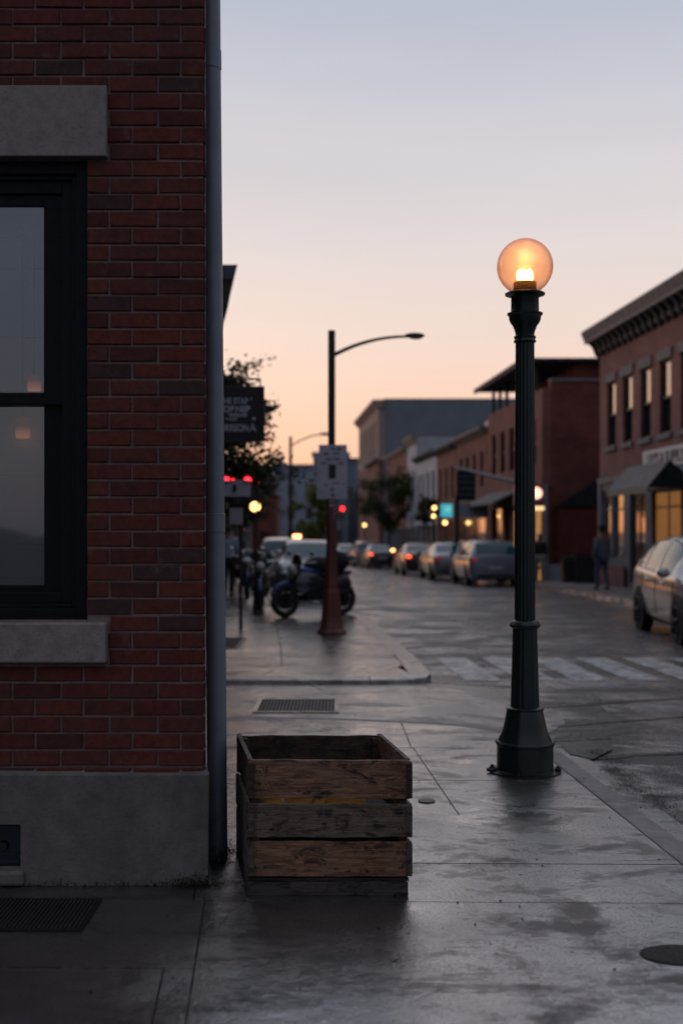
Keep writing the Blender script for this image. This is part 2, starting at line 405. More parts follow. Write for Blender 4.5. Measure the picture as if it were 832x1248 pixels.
def text_mesh(body, size, name, mat, parent, matrix, ext=.006, align='LEFT', sx=1.0, bold=0):
    cu = bpy.data.curves.new(name, 'FONT'); cu.body = body; cu.size = size; cu.extrude = ext; cu.align_x = align; cu.offset = bold
    t = bpy.data.objects.new('tmp', cu); col.objects.link(t)
    dg = bpy.context.evaluated_depsgraph_get(); me = bpy.data.meshes.new_from_object(t.evaluated_get(dg))
    bpy.data.objects.remove(t); bpy.data.curves.remove(cu)
    off = Vector(parent['_w']) if '_w' in parent else Vector((0, 0, 0))
    me.transform(Matrix.Translation(-off) @ matrix @ Matrix.Diagonal((sx, 1, 1, 1)))
    me.materials.clear(); me.materials.append(M[mat])
    ob = bpy.data.objects.new(name, me); col.objects.link(ob); ob.parent = parent
    return ob
def frontal(loc): return Matrix.Translation(loc) @ Matrix.Rotation(R(90), 4, 'X')            # reads from -Y
def street_left(loc): return Matrix.Translation(loc) @ Matrix.Rotation(R(-90 + 3.8), 4, 'Z') @ Matrix.Rotation(R(90), 4, 'X')  # on a facade facing -X

# ------------------------------------------------------------------ camera, sky, sun
cam = bpy.data.cameras.new('camera'); co = bpy.data.objects.new('camera', cam); col.objects.link(co)
co.location = (0, 0, EYE); co.rotation_euler = (R(90), 0, 0)
cam.sensor_fit = 'VERTICAL'; cam.sensor_height = 36; cam.lens = F / 1248 * 36
cam.shift_y = (HZ - 624) / 1248
cam.clip_start = .05; cam.clip_end = 3000
cam.dof.use_dof = True; cam.dof.focus_distance = 6.1; cam.dof.aperture_fstop = 1.5
sc.camera = co
sc.view_settings.view_transform = 'Standard'; sc.view_settings.look = 'None'; sc.view_settings.exposure = 0.06; sc.view_settings.gamma = 1
sc.render.engine = 'CYCLES'; sc.cycles.use_denoising = True; sc.cycles.max_bounces = 7
sc.cycles.sample_clamp_indirect = 3
sc.cycles.caustics_reflective = False; sc.cycles.caustics_refractive = False

w = bpy.data.worlds.new('World'); sc.world = w; w.use_nodes = True
t = w.node_tree; t.nodes.clear()
def wn(typ, **k):
    n = t.nodes.new(typ)
    for a, b in k.items(): setattr(n, a, b)
    return n
wo = wn('ShaderNodeOutputWorld'); bg = wn('ShaderNodeBackground'); tc = wn('ShaderNodeTexCoord'); sp = wn('ShaderNodeSeparateXYZ')
t.links.new(tc.outputs['Generated'], sp.inputs[0])
def wramp(stops, src):
    r = wn('ShaderNodeValToRGB'); e = r.color_ramp.elements
    while len(e) < len(stops): e.new(.5)
    for i, (p, c) in enumerate(stops): e[i].position = p; e[i].color = (*c, 1)
    t.links.new(src, r.inputs[0]); return r
GLOW = [(0, (.91, .42, .26)), (.03, (.92, .47, .30)), (.071, (.90, .545, .40)), (.157, (.80, .635, .56)), (.238, (.70, .64, .635)), (.335, (.57, .565, .615)),
        (.41, (.45, .485, .58)), (.65, (.46, .49, .58)), (1, (.36, .39, .48))]
BACK = [(0, (.14, .13, .155)), (.15, (.15, .152, .19)), (.45, (.19, .21, .27)), (1, (.36, .39, .48))]
r1 = wramp(GLOW, sp.outputs[2]); r2 = wramp(BACK, sp.outputs[2])
dt = wn('ShaderNodeVectorMath', operation='DOT_PRODUCT'); dt.inputs[1].default_value = (math.sin(R(-22)), math.cos(R(-22)), 0)
t.links.new(tc.outputs['Generated'], dt.inputs[0])
mr = wn('ShaderNodeMapRange', interpolation_type='SMOOTHSTEP'); mr.inputs[1].default_value = -.55; mr.inputs[2].default_value = .72
t.links.new(dt.outputs['Value'], mr.inputs[0])
mx = wn('ShaderNodeMix', data_type='RGBA'); t.links.new(mr.outputs[0], mx.inputs[0]); t.links.new(r2.outputs[0], mx.inputs[6]); t.links.new(r1.outputs[0], mx.inputs[7])
# faint streaks of thin cloud
mp = wn('ShaderNodeMapping'); mp.inputs['Scale'].default_value = (1, 1, 6); t.links.new(tc.outputs['Generated'], mp.inputs[0])
nz = wn('ShaderNodeTexNoise'); nz.inputs['Scale'].default_value = 2.2; nz.inputs['Detail'].default_value = 4; t.links.new(mp.outputs[0], nz.inputs[0])
nr = wramp([(.3, (.95, .95, .965)), (.7, (1.04, 1.03, 1.03))], nz.outputs[0])
mm = wn('ShaderNodeMix', data_type='RGBA', blend_type='MULTIPLY'); mm.inputs[0].default_value = 1
t.links.new(mx.outputs[2], mm.inputs[6]); t.links.new(nr.outputs[0], mm.inputs[7])
sky = wn('ShaderNodeTexSky', sky_type='NISHITA'); sky.sun_disc = False; sky.sun_elevation = R(2); sky.sun_rotation = R(-22)
ad = wn('ShaderNodeMix', data_type='RGBA', blend_type='ADD'); ad.inputs[0].default_value = .02
t.links.new(mm.outputs[2], ad.inputs[6]); t.links.new(sky.outputs[0], ad.inputs[7])
t.links.new(ad.outputs[2], bg.inputs[0]); bg.inputs[1].default_value = 1.0; t.links.new(bg.outputs[0], wo.inputs[0])
su = bpy.data.lights.new('sun', 'SUN'); su.energy = .14; su.angle = R(20); su.color = (1, .66, .45)
so = bpy.data.objects.new('sun', su); col.objects.link(so)
dirv = Vector((math.sin(R(-55)) * math.cos(R(6)), math.cos(R(-55)) * math.cos(R(6)), math.sin(R(6))))
so.rotation_euler = dirv.to_track_quat('Z', 'Y').to_euler(); so.location = dirv * 50

# ------------------------------------------------------------------ ground, road, pavements
g = MB(); Ds = [-300, -20, 9, 20, 30, 33, 36] + list(range(40, 190, 5)) + [260, 1500]
for i in range(len(Ds) - 1):
    a, b = Ds[i], Ds[i + 1]
    g.add([(-600, a, drop(a) - .2), (600, a, drop(a) - .2), (600, b, drop(b) - .2), (-600, b, drop(b) - .2)], [(0, 1, 2, 3)])
struct(g.build('ground', 'ground', fix=True))
g = MB(); DR = [-20, 2, 9, 20, 30, 33, 36] + list(range(40, 175, 5))
for i in range(len(DR) - 1):
    a, b = DR[i], DR[i + 1]
    g.add([S(-14, a, drop(a) - .12), S(8.5, a, drop(a) - .12), S(8.5, b, drop(b) - .12), S(-14, b, drop(b) - .12)], [(0, 1, 2, 3)])
g.add([S(-60, 170, drop(170) - .12), S(60, 170, drop(170) - .12), S(60, 176, drop(176) - .12), S(-60, 176, drop(176) - .12)], [(0, 1, 2, 3)])
struct(g.build('road', 'road', fix=True))

# near pavement: separately cast slabs
def slab(mb, v0, v1, d0, d1, gap=.0036):
    t_ = -.02
    P = []
    for (v, d) in ((v0 + gap, d0 + gap), (v1 - gap, d0 + gap), (v1 - gap, d1 - gap), (v0 + gap, d1 - gap)):
        x = v - SH * d
        P.append(Vector((x, d + t_ * x, 0)))
    dz = rnd.uniform(-.0015, .0015)
    mb.hexa([Vector((p.x, p.y, -.1)) for p in P] + [Vector((p.x, p.y, dz)) for p in P])
pv = MB()
rows = [(1.0, 2.2), (2.2, 3.3), (3.3, 4.32), (4.32, 5.12), (5.12, 5.71), (5.71, 6.67), (6.67, 7.6), (7.6, 8.72)]
for a, b in rows:
    if b <= 4.33: vs = [-6, -4.3, -2.6, -1.5, -.36, -.25, 2.0]
    elif b <= 5.2: vs = [-6, -3.7, -2.0, -.25, 2.0]
    elif b <= 6.7: vs = [-6, -4, -2.0, -.3, 2.0]
    else: vs = [-6, -4, -2, -.5, 1.1, 2.0]
    for i in range(len(vs) - 1): slab(pv, vs[i], vs[i + 1], a, b)
outer = [(2.15 - SH * d, d) for d in (1.0, 3, 5, 7, 8.5, 8.9)] + [(1.49, 9.25), (1.32, 9.55), (1.02, 9.8), (.6, 9.97), (.1, 10.1), (-.75, 10.25), (-3, 10.5), (-7, 10.9)]
def inset(path, w_):
    r = []
    for i, p in enumerate(path):
        a = Vector(path[max(i - 1, 0)]); b = Vector(path[min(i + 1, len(path) - 1)]); d_ = (b - a).normalized()
        r.append((p[0] - d_.y * w_, p[1] + d_.x * w_))
    return r
inner = inset(outer, .15)
cap = [Vector((x, y, -.001)) for x, y in inner if y > 8.75]
left = [Vector((-.62 - SH * 8.7, 8.735, -.001)), ]
# curved head of the pavement, split by one joint
pts = [Vector((2.0 - SH * 8.74, 8.725 - .02 * 1.42, -.001))] + [c for c in cap if c.x > .52] + [Vector((.50, 9.84, -.001)), Vector((.515, 8.725, -.001))]
pv.prism([p - Vector((0, 0, .1)) for p in pts], (0, 0, .1))
pts = [Vector((.505, 8.73, -.001)), Vector((.49, 9.84, -.001))] + [c for c in cap if c.x < .48] + [Vector((-7, 8.9, -.001))]
pv.prism([p - Vector((0, 0, .1)) for p in pts], (0, 0, .1))
struct(pv.build('sidewalk', 'side'))
struct(MB().prism([Vector((2.0, 1, -.1)), Vector((1.35, 8.8, -.1)), Vector((.5, 9.7, -.1)), Vector((-7, 10.4, -.1)), Vector((-7, 1, -.1))], (0, 0, .091)).build('sidewalk_bed', 'black'))
def strip_path(mb, a, b, z0, z1a, z1b=None, joint=None):
    z1b = z1a if z1b is None else z1b
    for i in range(len(a) - 1):
        (x0, y0), (x1, y1), (u0, w0), (u1, w1) = a[i], a[i + 1], b[i], b[i + 1]
        n = max(1, int(math.hypot(x1 - x0, y1 - y0) / 1.2)) if joint else 1
        for k in range(n):
            f0, f1 = k / n + (.004 if joint else 0), (k + 1) / n - (.004 if joint else 0)
            L = lambda p, q, f: p + (q - p) * f
            A = (L(x0, x1, f0), L(y0, y1, f0)); B = (L(x0, x1, f1), L(y0, y1, f1)); C = (L(u0, u1, f1), L(w0, w1, f1)); Dd = (L(u0, u1, f0), L(w0, w1, f0))
            mb.hexa([(*A, z0 + drop(A[1])), (*B, z0 + drop(B[1])), (*C, z0 + drop(C[1])), (*Dd, z0 + drop(Dd[1])), (*A, z1a + drop(A[1])), (*B, z1a + drop(B[1])), (*C, z1b + drop(C[1])), (*Dd, z1b + drop(Dd[1]))])
k = MB(); strip_path(k, outer, inset(outer, .146), -.16, -.008, .001, True)
struct(k.build('kerb', 'kerbdry', bevel=.006))
# gutter band
k = MB(); go = inset(outer, -.28); gi = inset(outer, -.004); strip_path(k, go[:9], gi[:9], -.16, -.112, -.108, True)
struct(k.build('gutter', 'apron', bevel=.004))
# alley apron
ap = MB()
ap.add([(-9, 10.2, -.05), (-.2, 10.0, -.05), (.7, 9.8, -.055), (1.6, 9.7, -.117), (2.0, 10.6, -.117), (1.75, 12.9, -.117), (1.0, 12.9, -.075), (.7, 12.9, -.05), (-9, 12.9, -.05)],
       [(0, 1, 8), (1, 7, 8), (1, 2, 7), (2, 6, 7), (2, 3, 4, 5, 6)])
struct(ap.build('alley_road', 'apron'))
# apron joints and cracks
sm = MB()
def seam(mb, pts, wd, z):
    for i in range(len(pts) - 1):
        a, b = Vector((*pts[i], 0)), Vector((*pts[i + 1], 0)); d_ = (b - a).normalized(); n_ = Vector((-d_.y, d_.x, 0)) * wd * .5
        w0 = rnd.uniform(.7, 1.3); 
        mb.add([a - n_ * w0 + Vector((0, 0, z)), a + n_ * w0 + Vector((0, 0, z)), b + n_ * w0 + Vector((0, 0, z)), b - n_ * w0 + Vector((0, 0, z))], [(0, 1, 2, 3)])
def wig(p, q, n=8, amp=.05):
    r = []
    for i in range(n + 1):
        f = i / n; r.append((p[0] + (q[0] - p[0]) * f + (rnd.uniform(-amp, amp) if 0 < i < n else 0), p[1] + (q[1] - p[1]) * f + (rnd.uniform(-amp, amp) if 0 < i < n else 0)))
    return r
seam(sm, wig((-1.07, 10.3), (-1.25, 12.8), 6, .01), .025, -.046)
seam(sm, wig((-.2, 12.2), (-.4, 12.8), 6, .01), .02, -.046)
# tar seams across the roadway (pixel rows of the photograph turned into ground points)
def gp(px, py, z=-.12):
    d = F * (EYE - z) / (py - HZ); return ((px - CX) / F * d, d)
for a, b, wd in (((650, 863), (832, 851), .09), ((660, 886), (832, 874), .06), ((640, 838), (520, 832), .06), ((700, 925), (850, 917), .10), ((640, 905), (745, 900), .05)):
    p, q = gp(*a), gp(*b); ex = (q[0] + (q[0] - p[0]) * 1.2, q[1] + (q[1] - p[1]) * 1.2) if b[0] > 800 else q
    seam(sm, wig(p, ex, 10, .025), wd, -.1155)
seam(sm, wig(gp(500, 837), gp(560, 862), 5, .03), .03, -.1155)
seam(sm, wig(gp(560, 862), gp(600, 880), 5, .03), .03, -.1155)
struct(sm.build('road_seams', 'tar'))
# crosswalk bars
cw = MB(); v = 2.3
while v < 8.2:
    cw.add([S(v, 13.5, -.1158), S(v + .41, 13.5, -.1158), S(v + .41, 15.9, -.1158), S(v, 15.9, -.1158)], [(0, 1, 2, 3)]); v += .62
cw.add([S(1.95, 16.4, -.1158), S(2.5, 16.4, -.1158), S(2.5, 16.6, -.1158), S(1.95, 16.6, -.1158)], [(0, 1, 2, 3)])
struct(cw.build('crosswalk_markings', 'mark'))
lm = MB()
for d in range(20, 150, 6):
    if d < 30: continue
    lm.add([S(4.6, d, drop(d) - .1158), S(4.72, d, drop(d) - .1158), S(4.72, d + 2.4, drop(d + 2.4) - .1158), S(4.6, d + 2.4, drop(d + 2.4) - .1158)], [(0, 1, 2, 3)])
struct(lm.build('lane_markings', 'mark'))
# far block pavement with bulb-out
path = [(-9, 12.72), (.3, 12.70), (.72, 12.75), (.93, 12.95), (1.0, 13.3)] + [(1.81 + .12 - SH * d, d) for d in (15, 17, 19, 21, 22)] + [(.25, 22.8), (-.5, 23.6), (-1.3, 24.2), (-1.95, 24.9), (-2.05, 26)] + \
       [(-.4 - SH * d, d) for d in (28, 32, 36, 40, 44)] + [(-2.2, 46), (-2.0, 47.5)] + [(1.35 - SH * d, d) for d in (49, 51, 53)] + [(-3.4, 55)] + [(-.4 - SH * d, d) for d in (57, 65, 75, 85, 100, 115, 130, 150, 168)]
def inset_l(path, w_):
    r = []
    for i, p in enumerate(path):
        a = Vector(path[max(i - 1, 0)]); b = Vector(path[min(i + 1, len(path) - 1)]); d_ = (b - a).normalized()
        r.append((p[0] - d_.y * w_, p[1] + d_.x * w_))
    return r
pin = inset_l(path, .25)
k = MB(); strip_path(k, path, pin, -.2, -.006, .0, False); struct(k.build('kerb', 'kerb', bevel=.01))
struct(MB().prism([Vector((p[0], p[1], -.1)) for p in pin if p[1] < 13.9 and p[0] > -1.0] + [Vector((.62, 13.9, -.1)), Vector((-1.0, 13.9, -.1))], (0, 0, .0985)).build('far_sidewalk', 'side2'))
fs = MB()
Drow = [12.95, 14.0, 15.4, 16.8, 18.2, 19.6, 21.0, 22.4, 23.5, 24.6, 26, 28, 30, 32, 34, 36, 38, 40, 44, 49, 53, 57, 61, 65, 70, 80, 90, 100, 115, 130, 150, 168]
def xin(d):
    c = [p for p in pin if p[0] > -6]
    for i in range(len(c) - 1):
        if c[i][1] <= d <= c[i + 1][1] and c[i + 1][1] > c[i][1]:
            return c[i][0] + (c[i + 1][0] - c[i][0]) * (d - c[i][1]) / (c[i + 1][1] - c[i][1])
    return c[-1][0] if d > 100 else .7
for i in range(len(Drow) - 1):
    a, b = Drow[i], Drow[i + 1]; xa, xb = xin(a) - .004, xin(b) - .004
    if a > 56:
        fs.add([(xa, a, drop(a)), (xb, b, drop(b)), (-30, b, drop(b)), (-30, a, drop(a))], [(0, 1, 2, 3)]); continue
    cs = [0, .5, 1.0] if a < 22 else [0, 1.0]
    la, lb = -1.2 - SH * a, -1.2 - SH * b
    for j in range(len(cs) - 1):
        f0, f1 = cs[j], cs[j + 1]; L = lambda p, q, f: p + (q - p) * f
        gx = .006
        P = [(L(la, xa, f0) + gx, a + gx), (L(la, xa, f1) - gx, a + gx), (L(lb, xb, f1) - gx, b - gx), (L(lb, xb, f0) + gx, b - gx)]
        fs.hexa([(*p, -.12 + drop(p[1])) for p in P] + [(*p, drop(p[1])) for p in P])
    fs.hexa([(-9, a, -.12 + drop(a)), (la, a, -.12 + drop(a)), (lb, b - .006, -.12 + drop(b)), (-9, b - .006, -.12 + drop(b)), (-9, a, drop(a)), (la, a, drop(a)), (lb, b - .006, drop(b)), (-9, b - .006, drop(b))])
struct(fs.build('far_sidewalk', 'side2'))
# right pavement and kerb
rs = MB(); kr = MB()
DD = [-2, 8, 16, 24, 30, 33, 36] + list(range(40, 171, 5))
for i in range(len(DD) - 1):
    a, b = DD[i], DD[i + 1]
    rs.add([S(8.52, a, drop(a)), S(30, a, drop(a)), S(30, b, drop(b)), S(8.52, b, drop(b))], [(0, 1, 2, 3)])
    kr.hexa([S(8.35, a, drop(a) - .2), S(8.52, a, drop(a) - .2), S(8.52, b, drop(b) - .2), S(8.35, b, drop(b) - .2), S(8.35, a, drop(a)), S(8.52, a, drop(a) + .001), S(8.52, b, drop(b) + .001), S(8.35, b, drop(b))])
struct(rs.build('right_sidewalk', 'sideR', fix=True)); struct(kr.build('kerb', 'kerb'))

# drain grates, covers
def grate(name, label, x0, x1, y0, y1, z, frame, nb, group=None, fm='iron', along='x'):
    r = thing(name, label, 'drain grate', ((x0 + x1) / 2, (y0 + y1) / 2, z), group)
    f = MB(); f.box(x0, x1, y0, y0 + frame, z, z + .008).box(x0, x1, y1 - frame, y1, z, z + .008).box(x0, x0 + frame, y0 + frame, y1 - frame, z, z + .008).box(x1 - frame, x1, y0 + frame, y1 - frame, z, z + .008)
    f.build('frame', fm, r)
    b = MB(); b.box(x0 + frame, x1 - frame, y0 + frame, y1 - frame, z, z + .001); b.build('pit', 'black', r)  # flat black sheet under the bars stands for the shade below
    b = MB()
    for i in range(nb):
        c = x0 + frame + (x1 - x0 - 2 * frame) * (i + .5) / nb; wd = (x1 - x0 - 2 * frame) / nb * .28
        b.box(c - wd, c + wd, y0 + frame, y1 - frame, z + .001, z + .007)
    b.build('bars', 'ironrough', r); return r
a0 = gp(307, 869, -.05); a1 = gp(396, 852, -.05)
grate('drain_grate', 'dark ribbed drain grate with pale frame set in the alley beyond the crate', a0[0], a0[0] + .78, a0[1], a0[1] + .85, -.048, .04, 22, fm='kerb')
grate('drain_grate', 'dark square hatch grate flush in the far pavement beside the downpipe', at(240, 0, 16.6).x, at(299, 0, 17.2).x, 15.9, 17.5, .003, .05, 20)
g_ = grate('floor_grate', 'fine black mesh grate in the near pavement below the brick wall', -2.1, -1.03, 4.72, 5.13, .002, .015, 60)
r = thing('manhole_cover', 'oval dark utility cover at the edge of the near pavement', 'utility cover', (1.21, 4.47, 0))
MB().lathe([(.16, .0005), (.16, .002), (.15, .0022)], (0, 0, 0), 40).xf(Matrix.Translation((1.28, 4.47, 0)) @ Matrix.Diagonal((1, .68, 1, 1))).build('lid', 'ironrough', r, True)
m_ = MB()
for i in range(25):
    for j in range(17):
        x, y = (i - 12) * .012, (j - 8) * .012
        if (x / .15) ** 2 + (y / .1) ** 2 < 1: m_.box(1.28 + x - .004, 1.28 + x + .004, 4.47 + y - .004, 4.47 + y + .004, .0023, .0035)
m_.build('tread', 'iron', r)
single(MB().lathe([(.05, .0005), (.05, .005)], (.50, 7.0, 0), 24), 'valve_cap', 'iron', 'small round iron cap in the pavement right of the crate', 'utility cap')
gt = MB()
for i in range(420):
    d = 3.4 + 6.2 * rnd.random() ** 1.3; v = rnd.uniform(-2.2, 2.1); s_ = rnd.choice((.0015, .002, .003, .005)); c = S(v, d, s_ * .4)
    if d > 8.6: continue
    gt.ball(c, s_, 6, 4, (rnd.uniform(.7, 1.5), rnd.uniform(.7, 1.5), .5))
o = gt.build('pavement_grit', 'litter'); o['kind'] = 'stuff'; tag(o, 'tiny dark grit and crumbs strewn over the near pavement', 'grit')
# iron drain slab at the gutter by the lamp
pp = [gp(*q, -.10) for q in ((682, 906), (712, 900), (746, 912), (722, 924), (694, 918))]
single(MB().prism([Vector((x, y, -.108)) for x, y in pp], (0, 0, .0035)), 'storm_drain_cover', 'iron', 'dark iron storm drain plate in the gutter beside the lamp post', 'drain cover')
# gutter litter
jp = MB()
for rep_ in range(26):
    d = rnd.uniform(5.6, 8.9); v_ = 2.50 + rnd.gauss(0, .05); n_ = 11; cxy = S(v_, d, -.1055); ra = rnd.uniform(.04, .13)
    ring = [cxy + Vector((math.cos(6.283 * k_ / n_) * ra * rnd.uniform(.25, .7), math.sin(6.283 * k_ / n_) * ra * rnd.uniform(.8, 1.9), rep_ * .00015)) for k_ in range(n_)]
    jp.add(ring, [tuple(range(n_))])
dk = MB()
for off_ in (0, .035, -.03):
    for i_ in range(150):
        d_ = rnd.uniform(4.2, 9.0); v_ = 2.50 + off_ + .05 * math.sin(d_ * 3) + .025 * math.sin(d_ * 13) + rnd.gauss(0, .02); n_ = 7
        c_ = S(v_, d_, -.1172 + off_ * .01 + i_ * 8e-6); ra = abs(rnd.gauss(0, .028)) + .005
        dk.add([c_ + Vector((math.cos(6.283 * k_ / n_) * ra * rnd.uniform(.4, 1), math.sin(6.283 * k_ / n_) * ra * rnd.uniform(.7, 2.0), 0)) for k_ in range(n_)], [tuple(range(n_))])
lt = MB()
for i in range(5500):
    d = rnd.uniform(4.5, 9.2); v = 2.50 + rnd.gauss(0, .05 + .05 * (rnd.random() < .3)) + .07 * math.sin(d * 3) + .03 * math.sin(d * 11); s_ = rnd.uniform(.002, .007)
    c = S(v, d, -.105 + rnd.uniform(0, .008)); u = Vector((rnd.gauss(0, 1), rnd.gauss(0, 1), rnd.gauss(0, .35))).normalized() * s_; w_ = u.cross(Vector((rnd.gauss(0, .4), rnd.gauss(0, .4), 1))).normalized() * s_ * .7
    lt.add([c - u, c - w_, c + u, c + w_], [(0, 1, 2, 3)])
o = lt.build('leaf_litter', 'litter'); o['kind'] = 'stuff'; tag(o, 'dark wet leaf litter and grit along the near gutter', 'litter')

# ------------------------------------------------------------------ near brick building
W = 5.36
nb = thing('brick_building', 'dark red brick corner building with grey plinth and sash window', 'building', (-2, W, 0))
XE = -.62; SL = -.205       # side wall recedes: dx per metre
def bricks(mb, u_end, rows_, z0, fn, umin, holes):
    """fn(u, depth, z) -> point; u runs to the left from the corner u_end"""
    for k in range(rows_[0], rows_[1]):
        zb = z0 + k * .0758
        u = u_end; first = True
        while u > umin:
            L = .0975 if (first and k % 2 == 0) else .2075
            if first and k % 2: L = .200
            a, b = u - L, u
            segs = [(a, b)]
            for (h0, h1, hz0, hz1) in holes:
                if zb + .033 > hz0 and zb + .033 < hz1:
                    ns = []
                    for (p, q) in segs:
                        if q <= h0 or p >= h1: ns.append((p, q)); continue
                        if p < h0 - .02: ns.append((p, h0))
                        if q > h1 + .02: ns.append((h1, q))
                    segs = ns
            for (p, q) in segs:
                j = lambda s_=.0022: rnd.uniform(-s_, s_)
                dp = -.009 + j(.0030); e = .004; z1 = zb + .066
                pts = [fn(p, .03, zb), fn(q, .03, zb), fn(q, .03, z1), fn(p, .03, z1)]
                pts += [fn(p + j(), dp + e, zb + j()), fn(q + j(), dp + e, zb + j()), fn(q + j(), dp + e, z1 + j()), fn(p + j(), dp + e, z1 + j())]
                pts += [fn(p + e + j(), dp + j(), zb + e + j()), fn(q - e + j(), dp + j(), zb + e + j()), fn(q - e + j(), dp + j(), z1 - e + j()), fn(p + e + j(), dp + j(), z1 - e + j())]
                mb.add(pts, [(4, 5, 1, 0), (5, 6, 2, 1), (6, 7, 3, 2), (7, 4, 0, 3), (8, 9, 5, 4), (9, 10, 6, 5), (10, 11, 7, 6), (11, 8, 4, 7), (11, 10, 9, 8)])
            u = a - .0105; first = False
fb = MB()
holes = [(-3.05, -1.142, 1.19, 3.262), (-9, -1.05, 3.262, 3.58), (-9, -1.05, 1.0, 1.19)]
bricks(fb, XE, (-36, 36), 3.1845 + .0052, lambda u, d, z: Vector((u, W + d, z)), -4.2, holes)
# lower courses stop at the plinth
bricks(fb, .0, (-36, 36), 3.1845 + .0052, lambda u, d, z: Vector((XE + SL * (-u) * 1.0 + SL * 0 - d * .98, W + .002 - u, z)), -3.6, [])
fb.build('brick_wall', 'brick', nb)
mo = MB()
x0 = -4.2
zt = 5.92
mo.box(-1.142, XE - .004, W, W + .12, .48, zt).box(x0, -3.05, W, W + .12, .48, zt).box(-3.05, -1.142, W, W + .12, 3.27, zt).box(-3.05, -1.142, W, W + .12, .48, 1.19)
E2 = 9.0
mo.hexa([(XE - .1, W + .12, .48), (XE - .03, W + .12, .48), (XE + SL * (E2 - W) - .005, E2, .48), (XE + SL * (E2 - W) - .1, E2, .48), (XE - .1, W + .12, zt), (XE - .03, W + .12, zt), (XE + SL * (E2 - W) - .005, E2, zt), (XE + SL * (E2 - W) - .1, E2, zt)])
mo.box(x0, XE + SL * (E2 - W) - .005, E2, E2 + .1, 0, zt).box(x0, x0 + .1, W + .12, E2, 0, zt)
mo.build('mortar_backing', 'mortar', nb)
MB().prism([(x0 - .1, W - .1, zt), (XE + .1, W - .1, zt), (XE + SL * (E2 - W) + .1, E2 + .15, zt), (x0 - .1, E2 + .15, zt)], (0, 0, .25)).build('roof', 'cornice', nb)
# plinth with vent opening
VX0, VX1, VZ0, VZ1 = -1.80, -1.438, .075, .275
pl = MB(); pf = W - .022
def slabx(a, b, z0, z1): pl.box(a, b, pf, W + .03, z0, z1)
slabx(VX1, -.598, 0, .495); slabx(x0, VX0, 0, .495); slabx(VX0, VX1, VZ1, .495); slabx(VX0, VX1, 0, VZ0)
pl.hexa([(x0, pf, .495), (-.598, pf, .495), (-.598, W + .03, .495), (x0, W + .03, .495), (x0, W - .004, .517), (-.61, W - .004, .517), (-.61, W + .03, .519), (x0, W + .03, .519)])
pl.hexa([(-.70, W + .031, 0), (-.598, W + .031, 0), (-.598 + SL * (E2 - W), E2, 0), (-.7 + SL * (E2 - W), E2, 0), (-.70, W + .031, .51), (-.602, W + .031, .51), (-.602 + SL * (E2 - W), E2, .51), (-.7 + SL * (E2 - W), E2, .51)])
pl.build('plinth', 'plinth', nb)
MB().box(x0, -1.05, W - .045, W + .1, 3.267, 3.585).build('lintel', 'lintel', nb, bevel=.006)
MB().box(x0, -1.05, W - .06, W + .12, 1.003, 1.182).build('sill', 'lintel', nb, bevel=.008)
vt = MB().box(VX0, VX1, W + .045, W + .05, VZ0, VZ1).box(VX0, VX1 - .02, W + .03, W + .045, VZ0 + .012, VZ0 + .03).box(VX0, VX1 - .02, W + .035, W + .045, VZ0 + .05, VZ0 + .058).box(VX0, VX1, W + .035, W + .045, VZ1 - .03, VZ1 - .02)
vt = vt.build('vent_door', plain('blue_black_metal', (.02, .035, .05), .5, .3), nb)
MB().tube([(-1.53, W + .045, .165), (-1.53, W + .02, .165)], [.024, .018], 14).build('knob', 'black', vt, True)
MB().box(VX0, VX1 + .02, W - .05, W - .0225, .005, VZ0 - .005).build('vent_sill', 'plinth', nb, bevel=.015)
# window
wf = MB(); wx = -1.146
def fr(mb, a, b, z0, z1, y0, y1, wd, wl=None, wt=None, wb=None):
    wt = wt or wd; wb = wb or wd
    mb.box(a, a + wd, y0, y1, z0, z1).box(b - wd, b, y0, y1, z0, z1).box(a + wd, b - wd, y0, y1, z1 - wt, z1).box(a + wd, b - wd, y0, y1, z0, z0 + wb)
fr(wf, -3.05, wx, 1.186, 3.265, W + .03, W + .07, .055)
fr(wf, -2.995, wx - .055, 1.24, 3.21, W + .05, W + .10, .022)
fr(wf, -2.973, wx - .077, 1.262, 3.19, W + .068, W + .17, .05, wt=.06)
wd = wf.build('window', 'frame', nb, bevel=.004)
us = MB(); fr(us, -2.925, -1.271, 2.17, 3.13, W + .085, W + .12, .09, wt=.05, wb=.055); us.build('upper_sash', 'frame', wd, bevel=.003)
ls = MB(); fr(ls, -2.925, -1.271, 1.262, 2.235, W + .122, W + .16, .098, wt=.06, wb=.08); ls.build('lower_sash', 'frame', wd, bevel=.003)
def pane_mat():
    m = NT('old_window_glass'); p = m.pos()
    nrm = m.bump(m.noise(p, 1.8, 2), .10, .02)
    tr = m.n('ShaderNodeBsdfTransparent', {'Color': (.80, .83, .85, 1)}).outputs[0]
    gl = m.n('ShaderNodeBsdfGlossy', {'Color': (.9, .95, 1, 1), 'Roughness': .04, 'Normal': nrm}).outputs[0]
    fz = m.n('ShaderNodeFresnel', {'IOR': 1.9}).outputs[0]
    return m.surf(m.n('ShaderNodeMixShader', {0: m.math('ADD', fz, .10), 1: tr, 2: gl}).outputs[0])
M['pane'] = pane_mat()
MB().box(-2.88, -1.318, W + .10, W + .104, 2.22, 3.085).build('upper_pane', 'pane', wd)
MB().box(-2.88, -1.32, W + .138, W + .142, 1.34, 2.18).build('lower_pane', 'pane', wd)
bl = MB()
for i in range(12): bl.box(-2.95, -1.2, W + .34 + (i % 2) * .006, W + .348 + (i % 2) * .006, 1.2 + i * .165, 1.2 + (i + 1) * .165 - .002)
bl.build('interior_blind', plain('pale_blind', (.80, .83, .86), .8, var=.08, scale=2), nb)
